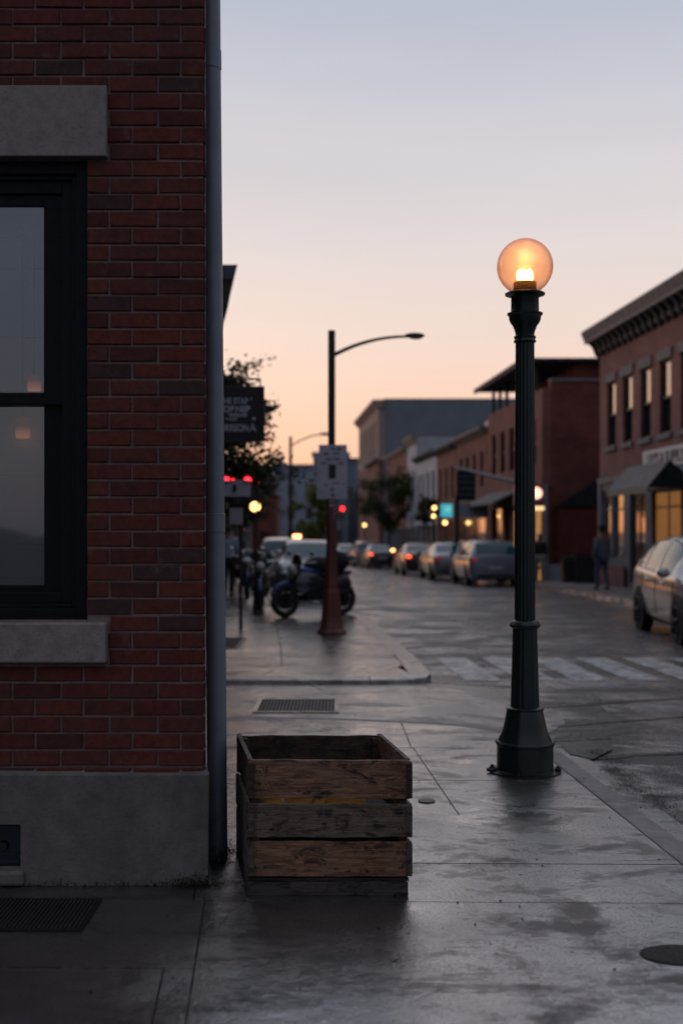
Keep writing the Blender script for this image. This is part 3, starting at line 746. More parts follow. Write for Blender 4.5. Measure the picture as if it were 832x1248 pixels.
ib = MB().box(x0 + .1, -1.0, W + .60, W + .62, .6, 4.0).build('interior_partition', 'greyst', nb)
hl = MB().box(-2.95, -1.22, W + .30, W + .32, 3.035, 3.048).box(-2.95, -1.22, W + .30, W + .31, 2.985, 2.992); hl.build('blind_rail', 'steelgrey', nb)
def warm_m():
    m = NT('warm_reflection'); o = m.obj(); z = m.n('ShaderNodeSeparateXYZ', {0: o}).outputs[2]
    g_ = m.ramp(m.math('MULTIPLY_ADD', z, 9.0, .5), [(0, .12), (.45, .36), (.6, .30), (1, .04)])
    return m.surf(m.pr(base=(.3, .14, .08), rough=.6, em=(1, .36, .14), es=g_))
warm = warm_m()  # added glowing shapes imitate orange reflections in the window glass
for nme, px, py, D_, r_, h_, lab in (('reflection_glow', 42, 468, 5.62, .032, .075, 'added dim orange glow standing for a reflection in the upper window pane'), ('reflection_glow', 28, 521, 5.66, .034, .10, 'added dim orange glow standing for a reflection in the lower window pane')):
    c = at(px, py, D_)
    rt = thing(nme, lab, 'reflection_glow', (c.x, c.y, c.z - h_ / 2), 'added reflection glows behind the corner building window')
    MB().lathe([(r_ * .9, -h_ / 2), (r_, -h_ / 4), (r_, h_ / 3), (r_ * .7, h_ / 2)], c, 16).build('glow_body', warm, rt, True)
    MB().tube([c + Vector((0, 0, h_ / 2)), Vector((c.x, c.y, 3.03))], .003, 6).build('glow_cord', 'black', rt)
# moss at the wall foot
ms = MB()
for i in range(1500):
    if rnd.random() < .55: c = Vector((-.64 + rnd.gauss(0, .07), W - .03 - abs(rnd.gauss(0, .02)), abs(rnd.gauss(0, .025))))
    else: c = Vector((rnd.uniform(-2.2, -.6), W - .03 - abs(rnd.gauss(0, .008)), abs(rnd.gauss(0, .010 + .02 * (rnd.random() < .1)))))
    if rnd.random() < .3: c = Vector((-.56 + rnd.gauss(0, .03), 5.72 + rnd.gauss(0, .08), abs(rnd.gauss(0, .04))))
    u = Vector((rnd.gauss(0, 1), rnd.gauss(0, 1), abs(rnd.gauss(0, 1.2)))).normalized() * rnd.uniform(.004, .014); w_ = u.orthogonal().normalized() * .003
    ms.add([c - w_, c + w_, c + u], [(0, 1, 2)])
o = ms.build('moss', 'moss'); o['kind'] = 'stuff'; tag(o, 'dark moss and weeds along the foot of the corner wall', 'moss')

# downpipe
dp = thing('downpipe', 'blue grey metal downpipe running down the corner of the brick wall', 'downpipe', (-.585, 5.76, 0))
pb, pt = Vector((-.598, 5.76, .0)), Vector((-.646, 5.76, 5.85))
def pl_(z): return pb + (pt - pb) * (z / 5.85)
MB().tube([pl_(.0), pl_(1.62)], .0475, 28).build('pipe', 'pipe', dp, True)
MB().tube([pl_(1.64), pl_(3.86)], .0465, 28).build('pipe', 'pipe', dp, True)
MB().tube([pl_(3.88), pl_(5.85)], .0465, 28).build('pipe', 'pipe', dp, True)
for z in (1.63, 3.87):
    MB().tube([pl_(z - .045), pl_(z - .043), pl_(z + .045), pl_(z + .047)], [.0475, .0495, .0495, .0475], 28).build('collar', 'pipe', dp, True)
for z in (.9, 2.8, 4.8):
    c = pl_(z); MB().box(c.x - .11, c.x - .03, c.y - .012, c.y + .012, z - .015, z + .015).build('bracket', 'pipe', dp)

# ------------------------------------------------------------------ crate
CD = 5.19
def cr(x, d, z): return Vector((x - .165 * (d) / 1.0, CD + d, z))
crt = thing('wooden_crate', 'weathered slatted wooden crate standing on the wet pavement by the downpipe', 'crate', (-.05, CD, 0))
DEP = .67; X0, X1 = -.405, .305
bands = [(.585, .424), (.401, .256), (.236, .086)]
def cbox(mb, xa, xb, da, db, za, zb, tw=0, nx=9):
    """a plank with softly worn, uneven long edges"""
    P = []
    for i in range(nx + 1):
        x = xa + (xb - xa) * i / nx; e = (rnd.uniform(-.0028, .0028) if 0 < i < nx else rnd.uniform(-.001, .001)); e2 = rnd.uniform(-.0028, .0028)
        P.append((x, e, e2))
    vs = []
    for (x, e, e2) in P:
        vs += [cr(x, da, za + e), cr(x, db, za + e), cr(x, db, zb + e2 + tw), cr(x, da, zb + e2 + tw)]
    fs_ = [(0, 1, 2, 3)]
    for i in range(nx):
        b = i * 4
        for k_ in range(4): fs_.append((b + k_, b + 4 + k_, b + 4 + (k_ + 1) % 4, b + (k_ + 1) % 4))
    fs_.append(tuple(nx * 4 + k_ for k_ in (3, 2, 1, 0)))
    mb.add(vs, fs_)
def dbox(mb, xa, xb, da, db, za0, zb0, za1, zb1):
    mb.hexa([cr(xa, da, za0), cr(xb, da, za0), cr(xb, db, za1), cr(xa, db, za1), cr(xa, da, zb0), cr(xb, da, zb0), cr(xb, db, zb1), cr(xa, db, zb1)])
def panelf():
    f = MB()
    for (zt_, zb_) in bands: cbox(f, X0 + rnd.uniform(-.002, .003), X1 + rnd.uniform(-.006, .004), 0, .018, zb_, zt_)
    return f
panelf().build('front_panel', 'wood', crt, bevel=.0025)
bk = MB()
for (zt_, zb_) in [(.585, .405), (.392, .226), (.212, .08)]: cbox(bk, X0, X1, DEP - .018, DEP, zb_, zt_)
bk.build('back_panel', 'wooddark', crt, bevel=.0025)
for sgn, xa in ((0, X0), (1, X1 - .018)):
    sd = MB()
    for i, (zt_, zb_) in enumerate(bands):
        o_ = (-.004, .006, .004)[i] * (1 if sgn == 0 else -1)
        n = 6
        for q in range(1):
            dbox(sd, xa - o_, xa + .018 - o_, .019, DEP - .019, zb_ - .006, zt_ - .004, zb_ + .002, zt_ + .002)
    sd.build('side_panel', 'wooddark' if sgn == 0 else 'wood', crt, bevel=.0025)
for (x, d) in ((X0 + .018, .018), (X1 - .052, .018), (X0 + .018, DEP - .052), (X1 - .052, DEP - .052)):
    q = MB(); q.hexa([cr(x + a, d + b, z) for z in (.0, .578) for a, b in ((0, 0), (.034, 0), (.034, .034), (0, .034))]); q.build('corner_post', 'wooddark', crt, bevel=.003)
for x in (X0 - .002, X1 - .024):      # end cleats on the front
    q = MB()
    for (zt_, zb_) in bands: q.hexa([cr(x + a, b, z) for z in (zb_ + .004, zt_ - .006) for a, b in ((0, -.012), (.026, -.012), (.026, -.001), (0, -.001))])
    q.build('end_cleat', 'wooddark', crt, bevel=.002)
rim_ = MB(); cbox(rim_, X0 + .01, X1 - .01, .002, .024, .5865, .592); dbox(rim_, X0, X0 + .02, .025, DEP, .588, .594, .588, .594); dbox(rim_, X1 - .02, X1, .025, DEP, .588, .594, .588, .594)
rim_.build('top_rim', 'wood', crt, bevel=.002)
bt = MB()
cbox(bt, X0 - .003, X1 - .01, .008, DEP - .01, .062, .078)
cbox(bt, X0 - .003, X1 - .012, .006, .05, .0, .014); cbox(bt, X0 - .003, X1 - .012, .3, .36, .0, .014); cbox(bt, X0 - .003, X1 - .012, DEP - .06, DEP, .0, .014)
for x in (X0 - .003, -.24, -.03, .12, X1 - .08): dbox(bt, x, x + (.10 if x > -.3 and x < .1 else .06), .01, DEP - .01, .0145, .0615, .0145, .0615)
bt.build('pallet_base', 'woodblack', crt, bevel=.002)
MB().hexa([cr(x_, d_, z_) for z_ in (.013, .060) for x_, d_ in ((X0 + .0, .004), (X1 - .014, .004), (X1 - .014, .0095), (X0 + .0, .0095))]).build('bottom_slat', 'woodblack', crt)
sh_ = MB(); cbox(sh_, X0 + .055, X1 - .055, .10, DEP - .022, .17, .18); cbox(sh_, X0 + .055, X1 - .055, .022, DEP - .022, .33, .345); sh_.build('shelf_and_light_block', 'wooddark', crt)  # upper board is a shelf; lower liner added to block light through gaps
nl = MB()
for (zt_, zb_) in bands:
    for x in (X0 + .035, X0 + .05, X1 - .04, X1 - .055):
        for f in (.25, .75):
            z = zb_ + (zt_ - zb_) * f; p = cr(x + rnd.uniform(-.003, .003), 0, z); nl.tube([p, p + Vector((0, -.003, 0))], .0035, 8); nl.build('nail', 'iron', crt); nl = MB()
segs = [((225, 300), 'short yellow squash behind the top gap of the crate, nearest the downpipe'), ((315, 398), 'yellow squash behind the top gap of the crate, second from the downpipe'),
        ((402, 440), 'smallest yellow squash end peeking through the top gap of the crate'), ((445, 575), 'longest yellow squash behind the top gap of the crate')]
for (a, b), lab in segs:
    xa, xb = (240 + a / 2.773 - CX) / F * 5.24, (240 + b / 2.773 - CX) / F * 5.24
    c = cr((xa + xb) / 2, .07, .388); L_ = (xb - xa) / 2 + .006
    m_ = MB().lathe([(.004, -L_), (.022, -L_ * .93), (.036, -L_ * .7), (.041, -L_ * .2), (.040, L_ * .3), (.034, L_ * .75), (.02, L_ * .94), (.006, L_)], (0, 0, 0), 16)
    m_.xf(Matrix.Translation(c) @ Matrix.Rotation(R(90), 4, 'Y'))
    single(m_, 'squash', 'yellow', lab, 'squash', 'yellow squash lying in the crate', smooth=True)

# ------------------------------------------------------------------ globe street lamp
LX, LD, K = 1.21, 7.86, 184.5
lp = thing('street_lamp', 'dark green fluted street lamp with a lit amber glass globe', 'street lamp', (LX, LD, 0))
def z_(y): return 1.6 + (645 - y) / K
c = (LX, LD, 0)
oct_ = lambda a, j: (1.0 / max(.9239, math.cos(((a + math.pi / 8) % (math.pi / 4)) - math.pi / 8)) * .985) ** .45
B = MB().lathe([(.19, 0), (.19, .012), (.185, .016), (.184, .175), (.192, .182), (.194, .195), (.186, .205)], c, 64, oct_)
base = B.build('base', 'lampgreen', lp, True)
B = MB().lathe([(.178, .203), (.172, .215), (.156, .245), (.142, .29), (.130, .345), (.121, .395), (.116, .408), (.123, .412), (.124, .422), (.108, .430)], c, 64, oct_)
B.build('skirt', 'lampgreen', lp, True)
fl = lambda n_, dpt: (lambda a, j: 1 - dpt * (.5 + .5 * math.cos(a * n_)) ** 1.5)
B = MB().lathe([(.095, .43), (.091, .55), (.085, .75), (.080, .945)], c, 160, fl(16, .03)); B.build('lower_shaft', 'lampgreen', lp, True)
B = MB().lathe([(.083, .945), (.095, .952), (.102, .962), (.102, .972), (.094, .982), (.09, .99), (.075, 1.0)], c, 48); B.build('shaft_ring', 'lampgreen', lp, True)
B = MB().lathe([(.068, 1.0), (.067, 1.6), (.0645, 2.2), (.062, 2.83)], c, 192, fl(16, .075)); B.build('fluted_shaft', 'lampgreen', lp, True)
B = MB().lathe([(.062, 2.83), (.072, 2.834), (.074, 2.842), (.068, 2.852), (.068, 2.858), (.072, 2.864), (.072, 2.872), (.062, 2.88), (.064, 2.90), (.078, 2.94), (.096, 2.965), (.104, 2.985), (.106, 3.008), (.116, 3.016), (.117, 3.026), (.104, 3.03), (.092, 3.034), (.091, 3.13), (.094, 3.135), (.108, 3.138), (.13, 3.146), (.132, 3.156), (.12, 3.163), (.08, 3.166)], c, 48)
B.build('capital', 'lampgreen', lp, True)
gz = z_(325)
R0 = 34 / K
def globe_mat():
    m = NT('amber_globe_glass')
    p = m.obj()
    tint = m.ramp(m.noise(p, 7, 4, .6, 1.0), [(.3, (.90, .66, .52)), (.7, (.97, .76, .62))])
    tr = m.n('ShaderNodeBsdfTransparent', {'Color': tint}).outputs[0]
    di = m.n('ShaderNodeBsdfTranslucent', {'Color': (.95, .45, .20, 1)}).outputs[0]
    gl = m.n('ShaderNodeBsdfGlossy', {'Roughness': .06}).outputs[0]
    edge = m.n('ShaderNodeLayerWeight', {'Blend': .5}).outputs[1]
    m.link(m.mix(m.ramp(edge, [(.45, 0.0), (1, 1.0)]), tint, (.55, .30, .22)), tr.node.inputs[0])
    a = m.n('ShaderNodeMixShader', {0: .06, 1: tr, 2: di}).outputs[0]
    fz = m.n('ShaderNodeLayerWeight', {'Blend': .18}).outputs[1]
    return m.surf(m.n('ShaderNodeMixShader', {0: m.math('MULTIPLY', fz, .55), 1: a, 2: gl}).outputs[0])
M['globe'] = globe_mat()
prof = []
for j in range(31):
    a = math.pi * (.155 + .845 * j / 30); prof.append((max(1e-4, R0 * math.sin(a)), gz - R0 * math.cos(a)))
MB().lathe(prof, c, 48, cap=False).build('globe', 'globe', lp, True)
MB().lathe([(.076, 3.164), (.076, 3.225), (.072, 3.232), (.03, 3.234)], c, 32).build('lamp_socket', plain('socket_brown', (.10, .05, .03), .6), lp, True)
bm_ = MB()
for a in range(0, 360, 60):
    x, y = LX + .037 * math.cos(R(a + 10)), LD + .037 * math.sin(R(a + 10)); hh = 3.312
    bm_.tube([(x, y, 3.236), (x, y, 3.26), (x, y, hh - .02), (x, y, hh)], [.012, .019, .019, .008], 12)
bm_.build('bulb', emit('bulb_glow', (1, .66, .30), 16), lp, True)
def halo():
    m = NT('bulb_halo'); tr = m.n('ShaderNodeBsdfTransparent', {'Color': (1, .86, .66, 1)}).outputs[0]
    di = m.n('ShaderNodeBsdfTranslucent', {'Color': (1, .75, .45, 1)}).outputs[0]
    return m.surf(m.n('ShaderNodeMixShader', {0: .10, 1: tr, 2: di}).outputs[0])
MB().lathe([(.060, 3.235), (.062, 3.26), (.058, 3.305), (.045, 3.33), (.02, 3.34)], c, 24, cap=False).build('halo_sleeve', halo(), lp, True)  # added sleeve spreads a soft halo round the bulb
pl2 = bpy.data.lights.new('lamp_light', 'POINT'); pl2.energy = 5; pl2.color = (1, .60, .32); pl2.shadow_soft_size = .05
po = bpy.data.objects.new('lamp_light', pl2); col.objects.link(po); po.location = (LX, LD, 3.40)
def glowvol():
    m = NT('lamp_glow_volume'); v_ = m.n('ShaderNodeVolumePrincipled', {'Color': (1, .80, .55, 1), 'Density': 1.1, 'Anisotropy': .2}); m.link(v_.outputs[0], m.out.inputs[1]); return m.m
MB().ball((LX, LD, gz), R0 * .955, 40, 24).build('globe_glow', glowvol(), lp, True)  # scattering volume added for a soft glow inside the globe
rg = MB().lathe([(.235, .0), (.235, .010), (.20, .014), (.186, .014)], c, 48).build('base_plate', 'iron', lp, True)
for a in (178, -12, 60, 120, 250):
    x, y = LX + .215 * math.cos(R(a)), LD + .215 * math.sin(R(a)); q = MB().lathe([(.022, .01), (.022, .03), (.012, .032), (.012, .045)], (x, y, 0), 6)
    q.build('anchor_bolt', 'iron', lp)
MB().tube([(LX - .19, LD - .03, .02), (LX - .22, LD - .04, .018), (LX - .255, LD - .03, .018)], .012, 8).build('cable_stub', 'iron', lp, True)

# ------------------------------------------------------------------ post with sign (red foot, cobra arm)
PD, PX = 18.3, (404 - CX) / F * 18.3
sp_ = thing('street_light_pole', 'dark street light pole with curved arm and flared oxide red foot', 'street light', (PX, PD, 0))
kk = F / PD
def zz(y): return 1.6 + (645 - y) / kk
oc = lambda a, j: 1.0 / max(.9239, math.cos(((a + math.pi / 8) % (math.pi / 4)) - math.pi / 8)) * .985
MB().lathe([(.232, 0), (.232, .03), (.20, .06), (.185, .075), (.155, .30), (.125, .62), (.118, .66), (.108, .67), (.1, .70), (.092, 1.0), (.082, 1.45), (.072, 1.9), (.068, 2.08)], (PX, PD, 0), 48, oc).build('foot', 'redpost', sp_, True)
MB().lathe([(.062, 2.08), (.062, 2.6)], (PX, PD, 0), 20).build('pole_sleeve', 'steelgrey', sp_, True)
MB().lathe([(.056, 2.6), (.056, zz(403))], (PX, PD, 0), 20).build('pole', 'bronze', sp_, True)
arm = []
for i in range(13):
    f = i / 12; px = 408 + (500 - 408) * f; py = 432 - 22 * (1 - (1 - f) ** 2.2); arm.append(at(px, py, PD))
MB().tube(arm, [.032 - .012 * i / 12 for i in range(13)], 10).build('arm', 'bronze', sp_, True)
h = at(505, 409, PD); MB().ball(h, 1, 16, 10, (.16, .07, .045)).build('lamp_head', 'bronze', sp_, True)
MB().ball(h + Vector((.02, 0, -.03)), 1, 14, 8, (.10, .05, .03)).build('lens', 'headdim', sp_, True)
# sign panel bolted on the pole
a, b = at(386, 608, PD - .10), at(423, 542, PD - .10)
sg = thing('pole_sign', 'grey notice panel with a dark window strapped to the light pole', 'sign', (PX, PD - .1, a.z))
SXm = at(391, 0, PD - .1).x
q = MB(); q.prism([(a.x, a.y, a.z), (b.x, a.y, a.z), (b.x, a.y, at(0, 560, PD - .1).z), (b.x - .004, a.y, at(0, 560, PD - .1).z), (b.x - .004, a.y, b.z), (a.x + .03, a.y, b.z), (a.x + .03, a.y, at(0, 556, PD - .1).z), (a.x, a.y, at(0, 556, PD - .1).z)], (0, .035, 0))
q.build('panel', 'signwhite', sg)
q = MB().box(at(382, 0, PD - .05).x, a.x + .02, a.y + .036, a.y + .05, at(0, 577, PD).z, at(0, 554, PD).z); q.build('side_panel', 'signwhite', sg)
q = MB(); q.box(at(400.5, 0, PD - .1).x, at(409, 0, PD - .1).x, a.y - .006, a.y - .001, at(0, 583, PD - .1).z, at(0, 566, PD - .1).z); q.build('window', 'black', sg)
q = MB()
def mk(px0, px1, py, h_=1.4): 
    A = at(px0, py + h_, PD - .1); Bq = at(px1, py, PD - .1); q.box(A.x, Bq.x, a.y - .005, a.y - .001, A.z, Bq.z); q.build('printed_line', 'signmark', sg); q.v, q.f = [], []
for (p0, p1, y) in ((403, 408, 546), (410, 416, 546.5), (394, 400, 552.5), (406, 413, 552), (397, 404, 559), (406, 414, 558.5), (390, 397, 564), (412, 419, 564), (406, 408, 588), (410, 413, 588.5), (417, 420, 589), (395, 398, 590), (397, 399, 592), (402, 408, 595), (404, 406, 597), (391, 393, 599), (403, 408, 602), (404.5, 406.5, 604)): mk(p0, p1, y, rnd.choice((1.2, 1.6)))
q = MB()
for y in (612, 617, 622, 627, 632): A = at(401, y, PD - .08); Bq = at(408, y - 2.2, PD - .08); q.box(A.x, Bq.x, PD - .07, PD - .066, A.z, Bq.z)
single(q, 'pole_stickers', 'signwhite', 'pale stickers wrapped round the pole below the notice panel', 'sticker')

# second street light
def lightpole(px, D, ptop, armpx, armpy, lab, rad=.055):
    x = (px - CX) / F * D; t_ = at(px, ptop, D).z; r = thing('street_light_pole', lab, 'street light', (x, D, drop(D)))
    MB().tube([(x, D, drop(D)), (x, D, drop(D) + .5), (x, D, t_)], [rad * 2, rad * 1.2, rad * .9], 12).build('pole', 'bronze', r, True)
    ap_ = [at(px + (armpx - px) * f, ptop + 12 + (armpy - ptop - 12) * (1 - (1 - f) ** 2), D) for f in [i / 8 for i in range(9)]]
    MB().tube(ap_, .03, 8).build('arm', 'bronze', r, True)
    MB().ball(ap_[-1], 1, 12, 8, (.3, .12, .07)).build('lamp_head', 'bronze', r, True)
lightpole(354, 50, 532, 397, 529, 'distant dark street light pole with arm reaching behind the nearer pole', .07)

# ------------------------------------------------------------------ right-hand buildings
def window(parent, v, d0, d1, z0, z1, glass='glassR', frame='black', lintel=None, sill=None, rec=.12, bars=1):
    """sash window set in a street facade that faces the road (towards -v)"""
    f = MB()
    f.sbox(v - .004, v + .05, d0, d0 + .06, z0, z1).sbox(v - .004, v + .05, d1 - .06, d1, z0, z1).sbox(v - .004, v + .05, d0 + .06, d1 - .06, z1 - .06, z1).sbox(v - .004, v + .05, d0 + .06, d1 - .06, z0, z0 + .06)
    if bars: f.sbox(v - .002, v + .05, d0 + .06, d1 - .06, (z0 + z1) / 2 - .03, (z0 + z1) / 2 + .03)
    o = f.build('window', frame, parent)
    zm = (z0 + z1) / 2
    MB().sbox(v + .02, v + .035, d0 + .06, d1 - .06, zm + .03, z1 - .06).build('pane', glass, o)
    MB().sbox(v + .09, v + .105, d0 + .06, d1 - .06, z0 + .06, zm - .03).build('pane', glass, o)
    if lintel: MB().sbox(v - .05, v + .05, d0 - .12, d1 + .12, z1 + .002, z1 + .28).build('window_lintel', lintel, o)
    if sill: MB().sbox(v - .07, v + .05, d0 - .1, d1 + .1, z0 - .14, z0 - .002).build('window_sill', sill, o)
    return o
def facade(mb, v, d0, d1, z0, z1, holes, th=.3):
    """wall plane along the street with real openings; holes = (d0,d1,z0,z1) non-overlapping in d"""
    hs = sorted(holes); d = d0
    for (a, b, c0, c1) in hs:
        if a > d: mb.sbox(v, v + th, d, a, z0, z1)
        mb.sbox(v, v + th, a, b, z0, c0); mb.sbox(v, v + th, a, b, c1, z1); d = b
    if d < d1: mb.sbox(v, v + th, d, d1, z0, z1)

# B1: nearest on the right
VB = 10.3
b1 = thing('brick_building', 'rose brick two storey building with bracketed cornice and tall sash windows', 'building', tuple(S(VB, 36.4, 0)))
wl = MB(); up = [35.2 - 1.57 * i for i in range(12)]
holes = [(u - .43, u + .43, 4.05, 5.95) for u in up]
facade(wl, VB, 16.5, 36.4, 3.15, 7.0, holes)
wl.sbox(VB + .3, 20, 36.1, 36.4, -.5, 7.0).sbox(VB + .3, 20, 16.5, 16.8, -.5, 7.0).sbox(19.7, 20, 16.8, 36.1, -.5, 7)
wl.build('wall', 'brickR', b1)
for u in up: window(b1, VB + .075, u - .43, u + .43, 4.05, 5.95, lintel=None)
for u in up:
    MB().sbox(VB - .05, VB + .1, u - .56, u + .56, 5.952, 6.22).build('window_lintel', 'darkstone', b1)
    MB().sbox(VB - .08, VB + .1, u - .54, u + .54, 3.91, 4.048).build('window_sill', 'darkstone', b1)
cn = MB()
cn.sbox(VB - .10, VB + .3, 16.3, 36.6, 7.002, 7.12); cn.sbox(VB - .36, VB + .4, 16.1, 36.85, 7.32, 7.42)
cn.prism([S(VB - .36, 16.1, 7.421), S(VB + .3, 16.1, 7.421), S(VB + .3, 16.1, 7.75), S(VB - .42, 16.1, 7.72), S(VB - .45, 16.1, 7.66)], S(0, 20.8, 0))
cn.build('cornice', 'cornice', b1)
br = MB(); d = 36.4
while d > 16.6:
    br.prism([S(VB - .36, d - .1, 7.318), S(VB - .001, d - .1, 7.318), S(VB - .001, d - .1, 6.85), S(VB - .12, d - .1, 6.9), S(VB - .2, d - .1, 7.13)], S(0, .2, 0)); d -= .52
br.sbox(VB - .06, VB - .002, 16.5, 36.4, 7.121, 7.317)
br.build('brackets', 'roofdark', b1)
MB().sbox(VB - .05, 20, 16.4, 36.5, 7.0005, 7.0015).build('roof', 'roofdark', b1)
# ground floor
gfm = MB()
sh_holes = [(35.2, 36.1, .75, 2.75), (33.95, 35.0, .75, 2.75), (32.0, 33.4, .1, 2.6), (29.3, 31.5, .25, 2.62), (27.4, 28.9, .1, 2.6), (24.0, 27.0, .7, 2.7), (20.5, 23.5, .7, 2.7), (17.5, 19.8, .7, 2.7)]
facade(gfm, VB - .02, 16.5, 36.4, -.5, 3.15, sh_holes)
gfm.sbox(VB - .08, VB - .021, 16.5, 36.42, 2.98, 3.15).sbox(VB - .06, VB - .021, 36.12, 36.42, -.3, 2.98)
gfm.build('shopfront', 'greyst', b1)
for (a_, b_, c0, c1) in sh_holes:
    litw = (29.0 < a_ < 29.6)
    w_ = MB(); w_.sbox(VB + .06, VB + .1, a_, a_ + .07, c0, c1).sbox(VB + .06, VB + .1, b_ - .07, b_, c0, c1).sbox(VB + .06, VB + .1, a_ + .07, b_ - .07, c1 - .07, c1).sbox(VB + .06, VB + .1, a_ + .07, b_ - .07, c0, c0 + .07)
    if b_ - a_ > 1.1: w_.sbox(VB + .055, VB + .105, (a_ + b_) / 2 - .04, (a_ + b_) / 2 + .04, c0 + .07, c1 - .07)
    w_.sbox(VB + .055, VB + .105, a_ + .07, b_ - .07, 2.15, 2.2)
    o = w_.build('shop_window', 'black' if litw or c0 < .2 else 'greyst', b1)
    MB().sbox(VB + .075, VB + .085, a_ + .07, b_ - .07, c0 + .07, c1 - .07).build('pane', 'lit' if litw else 'glassD', o)
MB().sbox(VB - .14, VB - .09, 33.6, 36.0, -.3, .55).build('stall_riser', 'brickR', b1)
# hooded awning
aw = thing('awning', 'grey canvas hood awning with black end over the lit shop doorway', 'awning', tuple(S(9.7, 29.8, 2.6)))
A0, A1 = 28.3, 31.6
prof_ = [(9.15, 2.62), (9.66, 3.22), (10.26, 2.72)]
q = MB(); q.prism([S(9.15, A0 + .02, 2.60), S(9.15, A0 + .02, 2.64), S(9.66, A0 + .02, 3.24), S(9.68, A0 + .02, 3.21)], S(0, A1 - A0 - .02, 0)); q.build('canopy', 'awning', aw)
q = MB(); q.prism([S(9.16, A0, 2.60), S(10.27, A0, 2.60), S(10.27, A0, 2.74), S(9.67, A0, 3.24)], S(0, .019, 0)); q.build('end_panel', 'awndark', aw)
q = MB(); q.prism([S(9.69, A0 + .02, 3.20), S(9.69, A0 + .02, 3.235), S(10.27, A0 + .02, 2.75), S(10.27, A0 + .02, 2.71)], S(0, A1 - A0 - .02, 0)); q.build('rear_canopy', 'awndark', aw)
MB().sbox(9.12, 9.148, A0 - .01, A1, 2.47, 2.64).build('valance', 'beige', aw)
MB().sbox(9.16, 10.25, A1 - .12, A1 - .1, 2.6, 2.66).build('frame', 'black', aw)
# fascia sign
fsn = thing('shop_sign', 'white fascia sign with dark capital letters above the hood awning', 'sign', tuple(S(10.2, 30, 3.2)))
MB().sbox(10.19, 10.27, 24.5, 31.95, 3.19, 3.68).build('board', plain('white_board', (.5, .5, .54), .5, var=.1), fsn)
text_mesh('LEY\'S & SUPPLY', .42, 'lettering', 'signmark', fsn, street_left(S(10.185, 31.6, 3.28)), .004, bold=.012)
q = MB().sbox(10.0, 10.18, 27.0, 28.6, 2.75, 3.12); 
fs2 = thing('canvas_blind', 'pale blue folded canvas blind beside the hood awning', 'blind', tuple(S(10.1, 27.5, 2.75)))
q.build('roll', plain('pale_blue_canvas', (.25, .30, .36), .8), fs2)

# B2: building with roof pavilion
b2 = thing('brick_building', 'dark red brick building with open roof pavilion and bare end wall', 'building', tuple(S(9.8, 42, -.2)))
V2 = 9.8; q = MB()
up2 = [(50.0, 51.0), (48.2, 49.2), (46.4, 47.4), (44.6, 45.6), (42.7, 43.7)]
facade(q, V2, 41.8, 51.9, 3.1, 6.55, [(a_, b_, 3.9, 5.6) for a_, b_ in up2])
q.build('wall', 'brickM', b2)
q = MB().sbox(V2 + .302, 22, 41.8, 42.1, -1, 6.8); q.build('end_wall', 'brickD', b2); MB().sbox(V2 + .3, 22, 51.6, 51.9, -1, 6.5).build('end_wall', 'brickD', b2)
for a_, b_ in up2: window(b2, V2 + .10, a_, b_, 3.9, 5.6, glass='glassD', bars=1)
q = MB(); facade(q, V2 - .01, 41.85, 51.9, -1, 3.1, [(42.3, 43.6, 0, 2.5), (44.2, 45.2, 0, 2.5), (45.7, 46.7, 0, 2.5), (47.2, 48.2, 0, 2.5), (48.8, 51, 0, 2.5)]); q.build('ground_floor', 'brickM', b2)
for i, (a_, b_) in enumerate([(44.2, 45.2), (45.7, 46.7), (47.2, 48.2), (48.8, 51)]): window(b2, V2 + .1, a_, b_, -.1, 2.5, glass='glassD', bars=0)
MB().sbox(V2 + .3, 22, 41.75, 42.15, 6.802, 6.9).build('coping', 'greyst', b2)
q = MB().sbox(9.35, 22, 42.6, 52.4, 7.62, 7.74); q.sbox(9.3, 9.36, 42.5, 52.5, 7.56, 7.76); q.build('roof', 'roofdark', b2)
MB().sbox(11.3, 22, 43.0, 50, 6.55, 7.618).build('penthouse', 'brickD', b2)
for d in (51.6, 50.2, 48.8, 46.5, 43.4): MB().sbox(9.95, 10.07, d, d + .12, 6.552, 7.618).build('roof_post', 'roofdark', b2)
c = at(661, 434, 46); MB().sbox(c.x + SH * 46 - .3, c.x + SH * 46 + .3, 46, 46.5, 7.742, 7.9).build('roof_vent', 'roofdark', b2)
q = MB(); q.prism([S(8.7, 45.2, 2.55), S(8.7, 45.2, 2.62), S(9.79, 45.2, 3.15), S(9.79, 45.2, 3.08)], S(0, 6.2, 0))
aw2 = single(q, 'awning', 'awning', 'plain sloping grey awning on the building with the roof pavilion', 'awning')
# dark end awning on the lot side
c0, c1, c2 = at(675, 618, 41.5), at(733, 618, 41.5), at(733, 575, 41.5)
q = MB(); q.prism([c0, at(790, 618, 41.5), at(790, 545, 41.5)], (0, .25, 0))
single(q, 'lean_to_roof', 'awndark', 'black sloping lean-to roof against the bare brick end wall', 'lean-to roof')
q = MB(); A = at(678, 690, 41.6); Bq = at(800, 618, 41.6); q.box(A.x, Bq.x, 41.55, 41.7, -.9, Bq.z - .02); single(q, 'red_wall', 'redpaint', 'dark red painted wall under the black lean-to roof', 'wall')
q = MB(); A = at(664, 702, 41.2); Bq = at(688, 688, 41.2); q.box(A.x, Bq.x, 41.1, 41.4, -.4, Bq.z); single(q, 'utility_box', 'paleblue', 'low pale grey block at the foot of the dark red wall', 'utility box')
